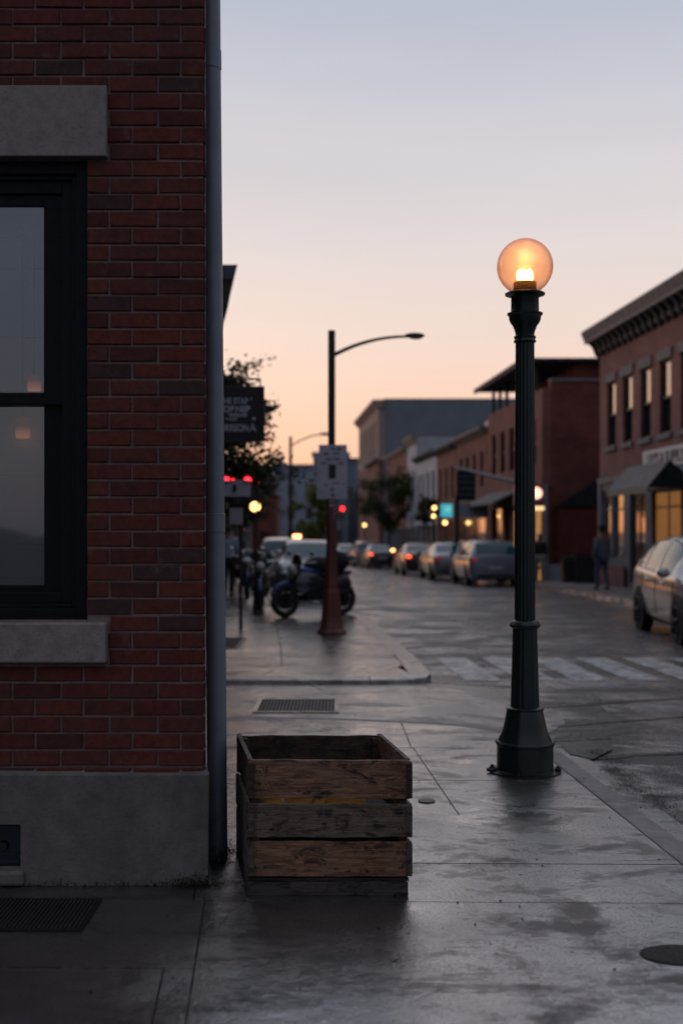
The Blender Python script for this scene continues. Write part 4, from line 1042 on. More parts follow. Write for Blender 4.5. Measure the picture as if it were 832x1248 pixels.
# lit shop entrance at the corner
kx0, kx1 = at(628, 0, 41).x, at(666, 0, 41).x
ks = thing('lit_shop_entrance', 'glowing amber shop entrance with purple sign box beside the lamp post', 'shop entrance', ((kx0 + kx1) / 2, 41, -.15))
zt_ = at(0, 590, 41).z; zs = at(0, 617, 41).z
MB().box(kx1 - .12, kx1, 40.85, 41.6, -.3, zt_).build('side_post', plain('blue_grey_post', (.16, .19, .24), .6), ks)
MB().box(kx0, kx1 - .121, 40.9, 41.5, zs, zt_).build('sign_box', plain('purple_panel', (.16, .06, .09), .5), ks)
cc_ = at(654, 601, 40.86); MB().tube([cc_ + Vector((-.03, .03, 0)), cc_ + Vector((-.03, -.02, 0))], [.2, .2], 24).build('sign_disc', emit('glowing_disc', (1, .55, .4), 2.2), ks)
q = MB().box(kx0, kx1 - .121, 40.88, 40.9, zs - .14, zs - .003); q.build('light_strip', emit('strip_light', (1, .62, .3), 1.6), ks)
q = MB().box(kx0, kx1 - .121, 41.3, 41.35, -.3, zs - .15); q.build('glazing', emit('amber_shop', (1, .5, .16), .42), ks)
q = MB()
for f in (.15, .45, .72, .97): q.box(kx0 + (kx1 - kx0) * f - .12, kx0 + (kx1 - kx0) * f - .06, 41.2, 41.29, -.3, zs - .15)
q.box(kx0, kx1 - .2, 41.2, 41.29, .2, .3); q.build('door_frame', 'bronze', ks)
# fence and planter in the lot
q = MB(); A = at(700, 0, 37.6); Bq = at(731, 0, 37.6); n = 9
fc = thing('fence', 'black board fence panel on the right pavement beside the grey shopfront', 'fence', (A.x, 37.6, -.1))
for i in range(n):
    f0 = A.x + (Bq.x - A.x) * i / n; q.box(f0 + .01, A.x + (Bq.x - A.x) * (i + 1) / n, 37.6, 37.63, drop(37.6), .82)
q.build('boards', 'black', fc)
MB().box(A.x, Bq.x, 37.57, 37.597, .6, .68).build('rail', 'black', fc)
for x in (A.x, Bq.x - .08): MB().box(x, x + .08, 37.5, 37.569, drop(37.6), .9).build('post', 'black', fc)
A = at(684, 0, 38.5); Bq = at(700, 0, 38.5)
pt_ = thing('planter', 'dark square planter with sparse shrubs beside the black fence', 'planter', ((A.x + Bq.x) / 2, 38.5, drop(38.5)))
MB().hexa([(A.x + .03, 38.3, drop(38)), (Bq.x - .03, 38.3, drop(38)), (Bq.x - .03, 38.7, drop(38)), (A.x + .03, 38.7, drop(38)), (A.x, 38.28, .62), (Bq.x, 38.28, .62), (Bq.x, 38.72, .62), (A.x, 38.72, .62)]).build('pot', 'black', pt_)
q = MB()
for i in range(160):
    c = Vector((rnd.uniform(A.x, Bq.x), rnd.uniform(38.3, 38.7), .6 + abs(rnd.gauss(0, .1)))); u = Vector((rnd.gauss(0, 1), rnd.gauss(0, 1), rnd.gauss(0, 1))).normalized() * .05; w_ = u.orthogonal().normalized() * .02
    q.add([c - u, c + w_, c + u, c - w_], [(0, 1, 2, 3)])
q.build('shrub', 'leafD', pt_)

# B3.. further right
def simple_building(label, mat, v, d0, d1, ztop, wins, cor='cornice', corh=.25, depth=12, endmat=None, glass='glassD', corp=.35, shop='black', wf='black', zwin=None, name='brick_building'):
    b = thing(name, label, 'building', tuple(S(v, d0, drop(d0))))
    q = MB(); z0, z1 = zwin or (3.2, 5.0)
    facade(q, v, d0, d1, -3, ztop, [(a_, b_, z0, z1) for a_, b_ in wins]); q.build('wall', mat, b)
    MB().sbox(v + .301, v + depth, d0, d0 + .3, -3, ztop - .02).sbox(v + .301, v + depth, d1 - .3, d1, -3, ztop - .02).build('end_walls', endmat or mat, b)
    MB().sbox(v + .3, v + depth, d0, d1, ztop - .018, ztop + .0).build('roof', 'roofdark', b)
    for a_, b_ in wins: window(b, v + .08, a_, b_, z0, z1, glass=glass, frame=wf, bars=1)
    q = MB(); q.prism([S(v - .001, d0 - .05, ztop - corh), S(v - corp, d0 - .05, ztop), S(v - corp, d0 - .05, ztop + .1), S(v + .25, d0 - .05, ztop + .1), S(v + .25, d0 - .05, ztop + .001), S(v - .001, d0 - .05, ztop + .001)], S(0, d1 - d0 + .1, 0))
    q.build('cornice', cor, b)
    q = MB(); g0 = drop(d0); n = max(2, int((d1 - d0) / 2.2)); st = (d1 - d0) / n
    for i in range(n): q.sbox(v - .03, v - .003, d0 + i * st + .25, d0 + (i + 1) * st - .2, g0 + .3, g0 + 2.4)
    q.build('shop_windows', 'glassD', b)
    return b
b3 = simple_building('russet brick two storey shop with pale cornice next to the pavilion building', 'brickM', 9.8, 52.0, 60.3, 6.0, [(52.9, 53.7), (54.8, 55.6), (56.7, 57.5), (58.5, 59.3)], zwin=(3.5, 5.1))
b4 = simple_building('narrow russet brick shop between the white house and the pale corniced one', 'brickM', 9.8, 60.4, 67.0, 5.9, [(61.2, 62.1), (63.2, 64.1), (65.2, 66.1)], zwin=(3.2, 4.9), cor='roofdark')
b5 = simple_building('pale grey painted low house with dark eave', 'white', 9.8, 67.1, 76.0, 6.0, [(68, 69), (70.2, 71.2), (72.4, 73.4), (74.4, 75.4)], zwin=(2.6, 5.0), cor='roofdark', glass='glassR', name='painted_building')
b6 = simple_building('taller white painted building with pale cornice', 'white', 9.8, 76.1, 80.9, 7.55, [(77, 77.9), (79, 79.9)], zwin=(3.0, 5.4), cor='beige', glass='glassR', corh=.5, name='painted_building')
b7 = simple_building('small red brick house before the large slate sided block', 'brickM', 9.8, 81.0, 93.6, 7.1, [(83 + 2.1 * i, 84 + 2.1 * i) for i in range(5)], zwin=(3.2, 5.2), cor='beige', corh=.3)
b8 = thing('large_block', 'large three storey block with slate grey side wall and pale front', 'building', tuple(S(9.8, 101, drop(101))))
q = MB(); ww = [(103 + 3.0 * i, 104.3 + 3.0 * i) for i in range(6)]
facade(q, 9.8, 101, 121.7, 7.5, 12.0, [(a_, b_, 8.0, 11.0) for a_, b_ in ww], .5); q.build('front_wall', 'sidelit_front', b8)
q = MB(); facade(q, 9.8, 101, 121.7, -4, 7.5, [], .5); q.build('lower_wall', 'brickR', b8)
for a_, b_ in ww: window(b8, 10.0, a_, b_, 8.0, 11.0, glass='glassD')
MB().sbox(10.301, 34, 101, 101.3, -4, 12.6).sbox(10.3, 34, 121.4, 121.7, -4, 12.6).sbox(33.7, 34, 101.3, 121.4, -4, 12.6).build('side_wall', 'slate', b8)
q = MB().prism([S(9.8, 100.8, 11.9), S(9.3, 100.8, 12.4), S(9.3, 100.8, 12.6), S(10.3, 100.8, 12.6), S(10.3, 100.8, 11.9)], S(0, 21.2, 0)); q.build('cornice', 'sidelit_front', b8)
MB().sbox(10.3, 34, 101, 121.7, 12.601, 12.7).build('roof', 'roofdark', b8)
q = MB().sbox(9.35, 9.75, 101, 112, 7.4, 7.7); q.build('band', 'darkstone', b8)
q = MB().sbox(13.2, 13.9, 70, 70.7, 6.0, 8.0); single(q, 'rooftop_tank', 'steelgrey', 'small pale tank box on the roofs before the slate wall', 'roof tank')

# end of the street
far = [
 (300, 388, 570, 172, 'paleblue', 'wide pale blue grey building closing the far end of the street', 12),
 (382, 424, 555, 178, 'slate', 'taller slate block behind the notice panel at the street end', 12),
 (418, 444, 562, 182, 'paleblue', 'pale block between the notice panel and the large slate block', 12),
 (240, 312, 596, 168, 'greyst', 'low grey building at the far end behind the left trees', 12),
 (440, 520, 600, 176, 'brickR', 'brick block beyond the large slate sided block', 10),
]
for (p0, p1, py, D_, mat, lab, dep) in far:
    x0_, x1_, z1_ = at(p0, 0, D_).x, at(p1, 0, D_).x, at(0, py, D_).z
    b = thing('distant_building', lab, 'building', ((x0_ + x1_) / 2, D_, drop(D_)), 'buildings closing the far end of the street')
    q = MB().box(x0_, x1_, D_, D_ + dep, -4, z1_); q.build('wall', mat, b)
    MB().box(x0_ - .3, x1_ + .3, D_ - .3, D_ + dep + .3, z1_ + .01, z1_ + .5).build('roof', 'slate', b)
    nx = max(2, int((x1_ - x0_) / 2.6))
    for fl_ in range(3):
        for i in range(nx):
            xa = x0_ + (x1_ - x0_) * (i + .3) / nx; zb = -1 + fl_ * 3.3 + .8
            if zb + 1.8 < z1_ - .3 and rnd.random() < .9: MB().box(xa, xa + 1.0, D_ - .04, D_ - .002, zb, zb + 1.7).build('window', 'glassD', b)
b = thing('brick_house', 'small dark red brick house far behind the yellow globe lamp', 'building', (at(322, 0, 112).x, 112, drop(112)))
A, Bq = at(306, 0, 112).x, at(337, 0, 112).x
MB().box(A, Bq, 112, 120, -3, at(0, 604, 112).z).build('wall', 'brickD', b)
q = MB().prism([(A - .2, 111.8, at(0, 604, 112).z), (Bq + .2, 111.8, at(0, 604, 112).z), ((A + Bq) / 2, 111.8, at(0, 588, 112).z)], (0, 8.4, 0)); q.build('roof', 'roofdark', b)
MB().box((A + Bq) / 2 - .4, (A + Bq) / 2 + .4, 111.95, 111.998, -.5, 1.4).build('window', 'glassD', b)
st = thing('steeple', 'small dark steeple rising over the far end of the street', 'steeple', (at(342, 0, 190).x, 190, drop(190)))
c = at(342, 562, 190); MB().box(c.x - .9, c.x + .9, 189, 191, -3, c.z - 2.5).build('tower', 'slate', st)
MB().lathe([(1.3, c.z - 2.5), (.02, c.z + 1.2)], (c.x, 190, 0), 4).build('spire', 'slate', st)

# ------------------------------------------------------------------ far-left block building
lb = thing('corner_shop_building', 'dark building beyond the alley with an overhanging eave bracket', 'building', tuple(S(-3, 13, 0)))
q = MB().sbox(-12, -1.75, 13.4, 60, -1, 5.2); q.build('wall', 'brickD', lb)
q = MB().sbox(-12, -1.9, 13.3, 60.1, 5.201, 5.35); q.build('roof', 'roofdark', lb)
q = MB()
for i in range(14): q.sbox(-1.748, -1.70, 14.2 + i * 3.2, 16.4 + i * 3.2, .4 + drop(16 + i * 3.2), 2.5)
q.build('shop_windows', 'glassD', lb)
D_ = 15.0
e0, e1, e2, e3, e4 = at(125, 322, D_), at(289.5, 322.5, D_), at(284, 340, D_), at(277.5, 375, D_), at(125, 375, D_)
q = MB().prism([e0, e1, e2, Vector((e0.x, D_, e2.z))], (-.35, 2.5, 0)); ev = q.build('eave', plain('blue_grey_fascia', (.05, .06, .085), .6), lb)
q = MB().prism([Vector((e0.x, D_ + .02, e2.z - .002)), Vector((e2.x, D_ + .02, e2.z - .002)), e3 + Vector((0, .02, 0)), e4 + Vector((0, .02, 0))], (-.35, 2.4, 0)); q.build('eave_bracket', 'roofdark', lb)

# hanging sign
D_ = 15.2
s0, s1 = at(205, 538, D_), at(322, 470.5, D_)
hs = thing('hanging_sign', 'black hanging shop sign with worn pale lettering under an iron bracket', 'sign', ((s0.x + s1.x) / 2, D_, s0.z))
MB().box(s0.x, s1.x, D_, D_ + .05, s0.z, s1.z).build('board', 'signblack', hs, bevel=.006)
zb_ = at(0, 461.5, D_).z
q = MB().tube([(s0.x - .8, D_ + .03, zb_), (at(317, 0, D_).x, D_ + .03, zb_)], .012, 8)
for px in (317, 300, 230): x = at(px, 0, D_).x; q.tube([(x, D_ + .03, zb_), (x, D_ + .03, s1.z)], .009, 8)
q.build('bracket', 'iron', hs)
for body, px, py, sz, sx in (("THE STAR '", 307, 492, .105, .8), ('CORNER', 306, 502, .108, 1.0), ("' PARLOR", 301, 507.5, .055, 1.1), ('& BAR', 290, 512.5, .05, 1.2), ('•', 312, 514, .12, 1.3), ('TORREON', 303, 525.5, .125, .72), ('A', 312, 525.5, .14, .9)):
    text_mesh(body, sz, 'lettering', 'letter', hs, frontal(at(px, py, D_ - .006)), .003, 'RIGHT', sx, bold=.004)

# signs and signals left
def board(name, label, cat, p0, p1, q0, q1, D_, mat, th=.03, post=None, group=None):
    a_, b_ = at(p0, q1, D_), at(p1, q0, D_)
    r = thing(name, label, cat, ((a_.x + b_.x) / 2, D_, drop(D_) if post else a_.z), group)
    MB().box(a_.x, b_.x, D_, D_ + th, a_.z, b_.z).build('panel', mat, r)
    if post is not None:
        x = at(post, 0, D_).x; MB().tube([(x, D_ + th + .035, drop(D_)), (x, D_ + th + .035, b_.z)], .03, 8).build('post', 'bronze', r, True)
    return r
r = board('street_sign', 'pale rectangular street sign with a black oval beside the downpipe', 'sign', 262, 305, 585, 605, 18.2, 'signwhite', post=266)
c = at(286, 595, 18.19); MB().tube([c, c + Vector((0, -.01, 0))], [.042, .042], 16).xf(Matrix.Translation(c) @ Matrix.Diagonal((.8, 1, 1.5, 1)) @ Matrix.Translation(-c)).build('oval_mark', 'black', r)
board('street_sign', 'small blank white sign on a thin post below the street sign', 'sign', 280, 295.5, 619, 639, 18.9, 'signwhite', post=293)
def signal(px, py, D_, lab, rad, s_=1.0, post=True, grp='red traffic signals down the street'):
    c = at(px, py, D_); r = thing('traffic_signal', lab, 'traffic signal', (c.x, D_, drop(D_)), grp)
    MB().box(c.x - .17 * s_, c.x + .17 * s_, D_ + .02, D_ + .25 * s_, c.z - .85 * s_, c.z + .22 * s_).build('housing', 'black', r)
    MB().tube([c + Vector((0, .019, 0)), c + Vector((0, -.03, 0))], [rad, rad], 16).build('red_lens', 'redsig', r)
    q = MB().tube([c + Vector((0, -.001, 0)), c + Vector((0, -.12 * s_, .02))], [rad * 1.25, rad * 1.2], 16, cap=False).build('visor', 'black', r)
    for k_ in (1, 2): MB().tube([c + Vector((0, .019, -.3 * s_ * k_)), c + Vector((0, -.02, -.3 * s_ * k_))], [rad * .9, rad * .9], 16).build('dark_lens', 'glassD', r)
    if post: MB().tube([(c.x, D_ + .3 * s_, drop(D_)), (c.x, D_ + .3 * s_, c.z + .2)], .06, 8).build('post', 'bronze', r, True)
signal(276, 585.5, 18.24, 'red traffic signal nearest the downpipe above the pale street sign', .05, .4, False)
signal(284, 586.5, 18.24, 'dimmer red traffic signal just right of the one by the downpipe', .03, .4, False)
signal(302, 585.5, 18.24, 'bright red traffic signal above the right end of the pale street sign', .05, .4, False)
signal(312, 588, 60, 'small red traffic signal against the dark tree crown', .08)
signal(293.5, 645.5, 52, 'low red signal above the parked motorcycles', .07, .6)
signal(417, 620, 118, 'red traffic signal seen just right of the notice panel pole', .2, 1.2)

# globe lamps further away
def globelamp(px, py, D_, rad, lab, mat='yglobe'):
    c = at(px, py, D_); r = thing('globe_lamp', lab, 'street lamp', (c.x, D_, drop(D_)), 'lit globe lamps down the street')
    MB().tube([(c.x, D_, drop(D_)), (c.x, D_, drop(D_) + .4), (c.x, D_, c.z - rad * .9)], [.06, .03, .022] if D_ < 30 else [.12, .05, .04], 10).build('post', 'black', r, True)
    MB().ball(c, rad, 16, 10).build('globe', mat, r, True)
globelamp(311, 617.5, 23.4, .10, 'bright yellow globe lamp in front of the dark left trees')
globelamp(444, 640, 96, .14, 'small warm globe lamp left of the right hand tree')
globelamp(529, 619, 62, .11, 'pale amber globe lamp left of the teal lit sign', 'yglobe')
globelamp(528, 629, 58, .09, 'smaller amber globe lamp just under the pale one')
globelamp(542, 637, 60, .11, 'yellow globe lamp below the teal lit sign')
# teal blade sign
r = board('lit_sign', 'small glowing teal and blue shop sign on the right side of the street', 'sign', 537, 551, 614, 630, 58, emit('teal_sign', (.06, .50, .62), .9), .1)
a_ = at(543, 618, 57.95); MB().ball(a_ + Vector((.1, 0, -.1)), 1, 12, 8, (.16, .03, .12)).build('motif', emit('pale_teal', (.25, .8, .7), .8), r)
A = at(537, 614, 58); Bq = at(551.5, 612, 58); MB().box(A.x, Bq.x, 58, 58.1, A.z + .002, Bq.z + .03).build('top_trim', plain('pinkish', (.5, .12, .14), .6), r)
MB().tube([at(552, 618, 58.05), at(585, 616, 58.05)], .04, 8).build('bracket', 'black', r)
board('shop_sign', 'blank pale fascia board on the right side beyond the mast arm', 'sign', 558, 595, 613, 630, 50.5, plain('blank_board', (.27, .30, .36), .6, var=.08), .15)
c = at(590, 621, 50.6); 
board('wall_sign', 'small pale blank board on the white low house', 'sign', 496, 514, 624, 634, 72, 'signwhite', .1)
board('lit_sign', 'tiny pale lit sign at the far end of the street', 'sign', 388, 399, 640, 646, 165, emit('pale_lit', (.6, .7, .85), .9), .1)
r = board('utility_post', 'dark square post standing right of the teal sign', 'post', 553.5, 559.5, 604, 700, 46.5, 'black', .25)
# mast arm with sign
D_ = 38.9
ma = thing('mast_arm', 'pale steel mast arm reaching from behind the lamp post over the road', 'mast arm', (at(638, 0, D_).x, D_, drop(D_)))
x = at(638, 0, D_).x
MB().tube([(x, D_, drop(D_)), (x, D_, 3.4)], [.10, .07], 12).build('pole', 'steelgrey', ma, True)
MB().tube([at(638, 590, D_), at(553, 569.5, D_)], [.07, .04], 10).build('arm', 'steelgrey', ma, True)
A, Bq = at(556, 610, D_), at(579, 574, D_)
ms_ = thing('hanging_signal_board', 'black louvred board hanging from the tip of the mast arm', 'sign', ((A.x + Bq.x) / 2, D_, A.z))
MB().box(A.x, Bq.x, D_ - .02, D_ + .12, A.z, Bq.z).build('board', 'awndark', ms_)
q = MB()
for i in range(4): z = A.z + .15 + i * .2; q.box(A.x + .06, Bq.x - .06, D_ - .028, D_ - .021, z, z + .1)
q.build('louvres', plain('dark_teal', (.015, .03, .035), .5), ms_)

# ------------------------------------------------------------------ trees
def tree(name, label, x, D_, z0, zbase, ztop, rx, mat, nleaf, leaf, seed, sparse=0.0, lean=0, spread=None, tr=.09, nb_=16, ry=None):
    rr = random.Random(seed); r = thing(name, label, 'tree', (x, D_, z0), 'trees along the street'); ry = ry or rx
    tk = MB(); zc = (zbase + ztop) / 2; hz = (ztop - zbase) / 2
    tk.tube([(x, D_, z0), (x + lean * .3, D_, z0 + (zbase - z0) * .6), (x + lean * .6, D_, zc), (x + lean, D_, ztop - hz * .3)], [tr, tr * .8, tr * .5, tr * .12], 9)
    tips = []
    for i in range(nb_):
        zz0 = zbase - hz * .15 + (ztop - zbase) * rr.random() * .75; a = rr.uniform(0, 2 * math.pi); e = rr.uniform(.1, .9)
        el = math.sqrt(max(.05, 1 - ((zz0 + e * .7 * hz - zc) / hz) ** 2)) if abs(zz0 - zc) < hz else .3
        L_ = rr.uniform(.65, 1.05) * el
        p0 = Vector((x + lean * .5, D_, zz0)); p1 = p0 + Vector((math.cos(a) * rx * L_ * .5, math.sin(a) * ry * L_ * .5, hz * e * .25)); p2 = p0 + Vector((math.cos(a) * rx * L_, math.sin(a) * ry * L_, hz * e * .55))
        tk.tube([p0, p1, p2], [tr * .35, tr * .2, tr * .05], 6)
        for f in (.35, .55, .75, .9, 1.0):
            tips.append((p0.lerp(p1, f * 2) if f < .5 else p1.lerp(p2, f * 2 - 1), .16 * rx * (1.2 - f * .6)))
        for k_ in range(5):
            s0_ = p1.lerp(p2, rr.random()); s1_ = s0_ + Vector((rr.gauss(0, rx * .22), rr.gauss(0, ry * .22), rr.gauss(.05, hz * .14)))
            tk.tube([s0_, s1_], [tr * .1, tr * .04], 5); tips.append((s1_, .085 * rx)); tips.append((s0_.lerp(s1_, .6), .07 * rx))
    tips.append((Vector((x + lean, D_, ztop - hz * .25)), .2 * rx))
    tk.build('trunk', 'bark', r, True)
    cw_ = MB()
    for i in range(nleaf):
        c, s_ = rr.choice(tips); c = c + Vector((rr.gauss(0, s_), rr.gauss(0, s_), rr.gauss(0, s_ * .75)))
        u = Vector((rr.gauss(0, 1), rr.gauss(0, 1), rr.gauss(0, .7))).normalized() * leaf * rr.uniform(.6, 1.2); w_ = u.cross(Vector((rr.gauss(0, 1), rr.gauss(0, 1), rr.gauss(0, 1)))).normalized() * leaf * .45
        cw_.add([c - u, c - w_, c + u, c + w_], [(0, 1, 2, 3)])
    cw_.build('crown', mat, r); return r
tree('street_tree', 'large dark leafy tree rising behind the black hanging sign', at(262, 0, 20.5).x, 20.5, 0, 2.0, 4.75, 1.2, 'leafD', 10500, .06, 11, nb_=34, tr=.10)
tree('street_tree', 'dense dark tree behind the yellow globe lamp', at(275, 0, 66).x, 66, drop(66), 2.4, 5.6, 2.2, 'leafD', 9000, .13, 5, nb_=24, tr=.14)
tree('street_tree', 'dark tree further back at the left of the far street', at(290, 0, 88).x, 88, drop(88), 2.0, 6.6, 2.6, 'leafD', 8000, .16, 9, nb_=22, tr=.14)
tree('street_tree', 'yellow green tree between the two street light poles', at(379, 0, 76).x, 76, drop(76), 1.0, 4.9, 1.35, 'leafY', 7000, .11, 21, nb_=20, tr=.07)
tree('street_tree', 'spreading dark green tree before the large slate sided block', at(474, 0, 79).x, 79, drop(79), 1.9, 6.1, 2.25, 'leafM', 5200, .12, 31, nb_=20, tr=.09)
tree('street_tree', 'small dark tree before the pale corniced house', at(517, 0, 66).x, 66, drop(66), 2.0, 3.6, .75, 'leafD', 2500, .08, 41, nb_=12, tr=.05)

# ------------------------------------------------------------------ cars
CAR = {
 'sedan': dict(L=4.5, st=[(-2.25, .45, .62, .74, .48, .80), (-2.2, .26, .76, .90, .60, .97), (-2.0, .20, .84, .97, .66, 1.02), (-1.6, .2, .88, .99, .66, 1.05), (-1.15, .2, .89, .98, .62, 1.24), (-.75, .2, .90, .97, .58, 1.38), (-.2, .2, .90, .96, .58, 1.43), (.35, .2, .90, .95, .58, 1.40), (.7, .2, .90, .94, .60, 1.28), (1.2, .2, .89, .93, .66, 1.0), (1.6, .2, .87, .88, .66, .95), (2.05, .22, .80, .76, .6, .83), (2.2, .28, .72, .66, .54, .72), (2.27, .4, .60, .55, .46, .60)],
   ws=(.55, 1.15), rw=(-1.5, -.85), sw=[(-1.0, -.12), (.0, .75)], wh=1.35),
 'hatch': dict(L=4.25, st=[(-2.1, .45, .64, .80, .50, .86), (-2.06, .28, .78, .96, .60, 1.02), (-1.95, .22, .85, 1.02, .64, 1.14), (-1.65, .2, .88, 1.04, .62, 1.38), (-1.3, .2, .89, 1.03, .60, 1.48), (-.8, .2, .90, 1.01, .60, 1.54), (-.2, .2, .90, .99, .60, 1.56), (.3, .2, .90, .98, .60, 1.52), (.7, .2, .90, .97, .60, 1.38), (1.2, .2, .89, .96, .66, 1.06), (1.55, .2, .87, .92, .66, .99), (1.95, .22, .80, .80, .6, .88), (2.1, .28, .72, .68, .54, .75), (2.15, .4, .60, .56, .46, .62)],
   ws=(.5, 1.15), rw=(-2.03, -1.45), sw=[(-1.62, -1.14), (-1.06, -.22), (-.12, .78)], wh=1.3),
 'suv': dict(L=4.6, st=[(-2.28, .45, .72, .85, .56, .90), (-2.25, .30, .84, 1.02, .66, 1.08), (-2.15, .26, .90, 1.05, .68, 1.30), (-2.0, .24, .92, 1.06, .68, 1.50), (-1.6, .24, .93, 1.06, .68, 1.58), (-.8, .24, .93, 1.05, .68, 1.62), (0, .24, .93, 1.04, .68, 1.61), (.4, .24, .93, 1.03, .68, 1.56), (.75, .24, .93, 1.02, .68, 1.42), (1.25, .24, .92, 1.01, .72, 1.12), (1.7, .24, .90, .97, .72, 1.05), (2.1, .26, .84, .86, .66, .92), (2.25, .32, .76, .74, .6, .80), (2.3, .45, .66, .62, .5, .66)],
   ws=(.58, 1.2), rw=(-2.22, -1.98), sw=[(-1.95, -1.2), (-1.1, -.2), (-.1, .82)], wh=1.4),
}
def cubic(st, n=46):
    ys = [s[0] for s in st]; out = []
    y0, y1 = ys[0], ys[-1]
    samples = sorted(set([y0 + (y1 - y0) * (.5 - .5 * math.cos(math.pi * i / n)) for i in range(n + 1)]))
    for y in samples:
        for i in range(len(st) - 1):
            if ys[i] <= y <= ys[i + 1] + 1e-9: break
        t_ = (y - ys[i]) / (ys[i + 1] - ys[i]); row = [y]
        for k_ in range(1, 6):
            p1, p2 = st[i][k_], st[i + 1][k_]
            m1 = (p2 - st[i - 1][k_]) / (ys[i + 1] - ys[i - 1]) if i > 0 else (p2 - p1) / (ys[i + 1] - ys[i])
            m2 = (st[i + 2][k_] - p1) / (ys[i + 2] - ys[i]) if i + 2 < len(st) else (p2 - p1) / (ys[i + 1] - ys[i])
            h = ys[i + 1] - ys[i]
            row.append((2 * t_ ** 3 - 3 * t_ ** 2 + 1) * p1 + (t_ ** 3 - 2 * t_ ** 2 + t_) * h * m1 + (-2 * t_ ** 3 + 3 * t_ ** 2) * p2 + (t_ ** 3 - t_ ** 2) * h * m2)
        out.append(row)
    return out
def car(label, kind, mat, loc, rz, group, scale=1.0, tail='taildim', rim='rim', extras=(), tailsides=(-1, 1)):
    r = thing('parked_car', label, 'car', loc, group, rz); r.scale = (scale,) * 3
    if '_w' in r: del r['_w']
    K_ = CAR[kind]; st = cubic(K_['st']); N = 11
    bm = bmesh.new(); grid = []
    for (y, zb, hw, zl, hr, zr_) in st:
        ring = [(0, zb), (hw * .86, zb), (hw * .97, zb + .12), (hw, zb + (zl - zb) * .55), (hw * .985, zl - .06), (hw * .95, zl), ]
        k1 = zr_ - zl
        ring += [(hw * .95 + (hr - hw * .95) * .5 + .015, zl + k1 * .5), (hr, zl + k1 * .93), (hr * .86, zr_ - .0 * k1), (hr * .45, zr_ + .012), (0, zr_ + .016)]
        full = [(x, z) for x, z in ring] + [(-x, z) for x, z in ring[-2:0:-1]]
        grid.append([bm.verts.new((x, y, z)) for x, z in full])
    M_ = len(grid[0]); groups = {}
    def put(k_, f): groups.setdefault(k_, []).append(f)
    for i in range(len(grid) - 1):
        ym = (st[i][0] + st[i + 1][0]) / 2
        for j in range(M_):
            f = bm.faces.new((grid[i][j], grid[i][(j + 1) % M_], grid[i + 1][(j + 1) % M_], grid[i + 1][j]))
            jj = j if j < 10 else M_ - 1 - j
            side = 'r' if j < 10 else 'l'
            if jj in (5, 6):
                for n_, (a_, b_) in enumerate(K_['sw']):
                    if a_ <= ym <= b_: put('s%s%d' % (side, n_), f)
            if jj in (7, 8, 9):
                if K_['ws'][0] <= ym <= K_['ws'][1]: put('ws', f)
                if K_['rw'][0] <= ym <= K_['rw'][1]: put('rw', f)
    bm.faces.new(grid[0][::-1]); bm.faces.new(grid[-1])
    bmesh.ops.recalc_face_normals(bm, faces=bm.faces)
    glass = {}
    for g_, fs_ in groups.items():
        fs_ = [f for f in fs_ if f.is_valid]
        ri = bmesh.ops.inset_region(bm, faces=fs_, thickness=.022, depth=-.008, use_even_offset=True)
        for f in ri['faces']: f.material_index = 1
        glass[g_] = fs_
    for g_, fs_ in glass.items():
        vs = {}; me = bpy.data.meshes.new('glass'); V_, F_ = [], []
        for f in fs_:
            idx = []
            for v_ in f.verts:
                if v_.index not in vs or True:
                    key = tuple(round(c_, 5) for c_ in v_.co)
                    if key not in vs: vs[key] = len(V_); V_.append(v_.co.copy())
                    idx.append(vs[key])
            F_.append(idx)
        me.from_pydata(V_, [], F_); me.materials.append(M['carglass'])
        for p in me.polygons: p.use_smooth = True
        nm = 'windshield' if g_ == 'ws' else 'rear_window' if g_ == 'rw' else 'side_window'
        o = bpy.data.objects.new(nm, me); col.objects.link(o); o.parent = r
    bmesh.ops.delete(bm, geom=[f for fs_ in glass.values() for f in fs_], context='FACES')
    me = bpy.data.meshes.new('body'); bm.to_mesh(me); bm.free(); me.materials.append(M[mat]); me.materials.append(M['trim'])
    for p in me.polygons: p.use_smooth = True
    me.set_sharp_from_angle(angle=R(42))
    o = bpy.data.objects.new('body', me); col.objects.link(o); o.parent = r
    for gy in (K_['sw'][0][1] + .05 if len(K_['sw']) > 2 else -.98, -.06 if kind == 'sedan' else -.17, .98):
        row = min(st, key=lambda q_: abs(q_[0] - gy)); y, zb, hw, zl, hr, zr_ = row
        for sx in (-1, 1):
            MB().tube([(sx * (hw * .97 + .001), y, zb + .13), (sx * (hw + .001), y, zb + (zl - zb) * .55), (sx * (hw * .985 + .001), y, zl - .06)], .006, 6).build('door_gap', 'trim', r)
    for gy in (-.36, .66):
        for sx in (-1, 1):
            row = min(st, key=lambda q_: abs(q_[0] - gy)); q = MB().ball((sx * (row[2] * .99 + .012), gy - .34, row[3] - .12), 1, 12, 6, (.022, .10, .022)); q.build('door_handle', 'chrome', r, True)
    L2 = -st[0][0]; L3 = st[-1][0]; wh = K_['wh']; wr = .33 if kind != 'suv' else .36
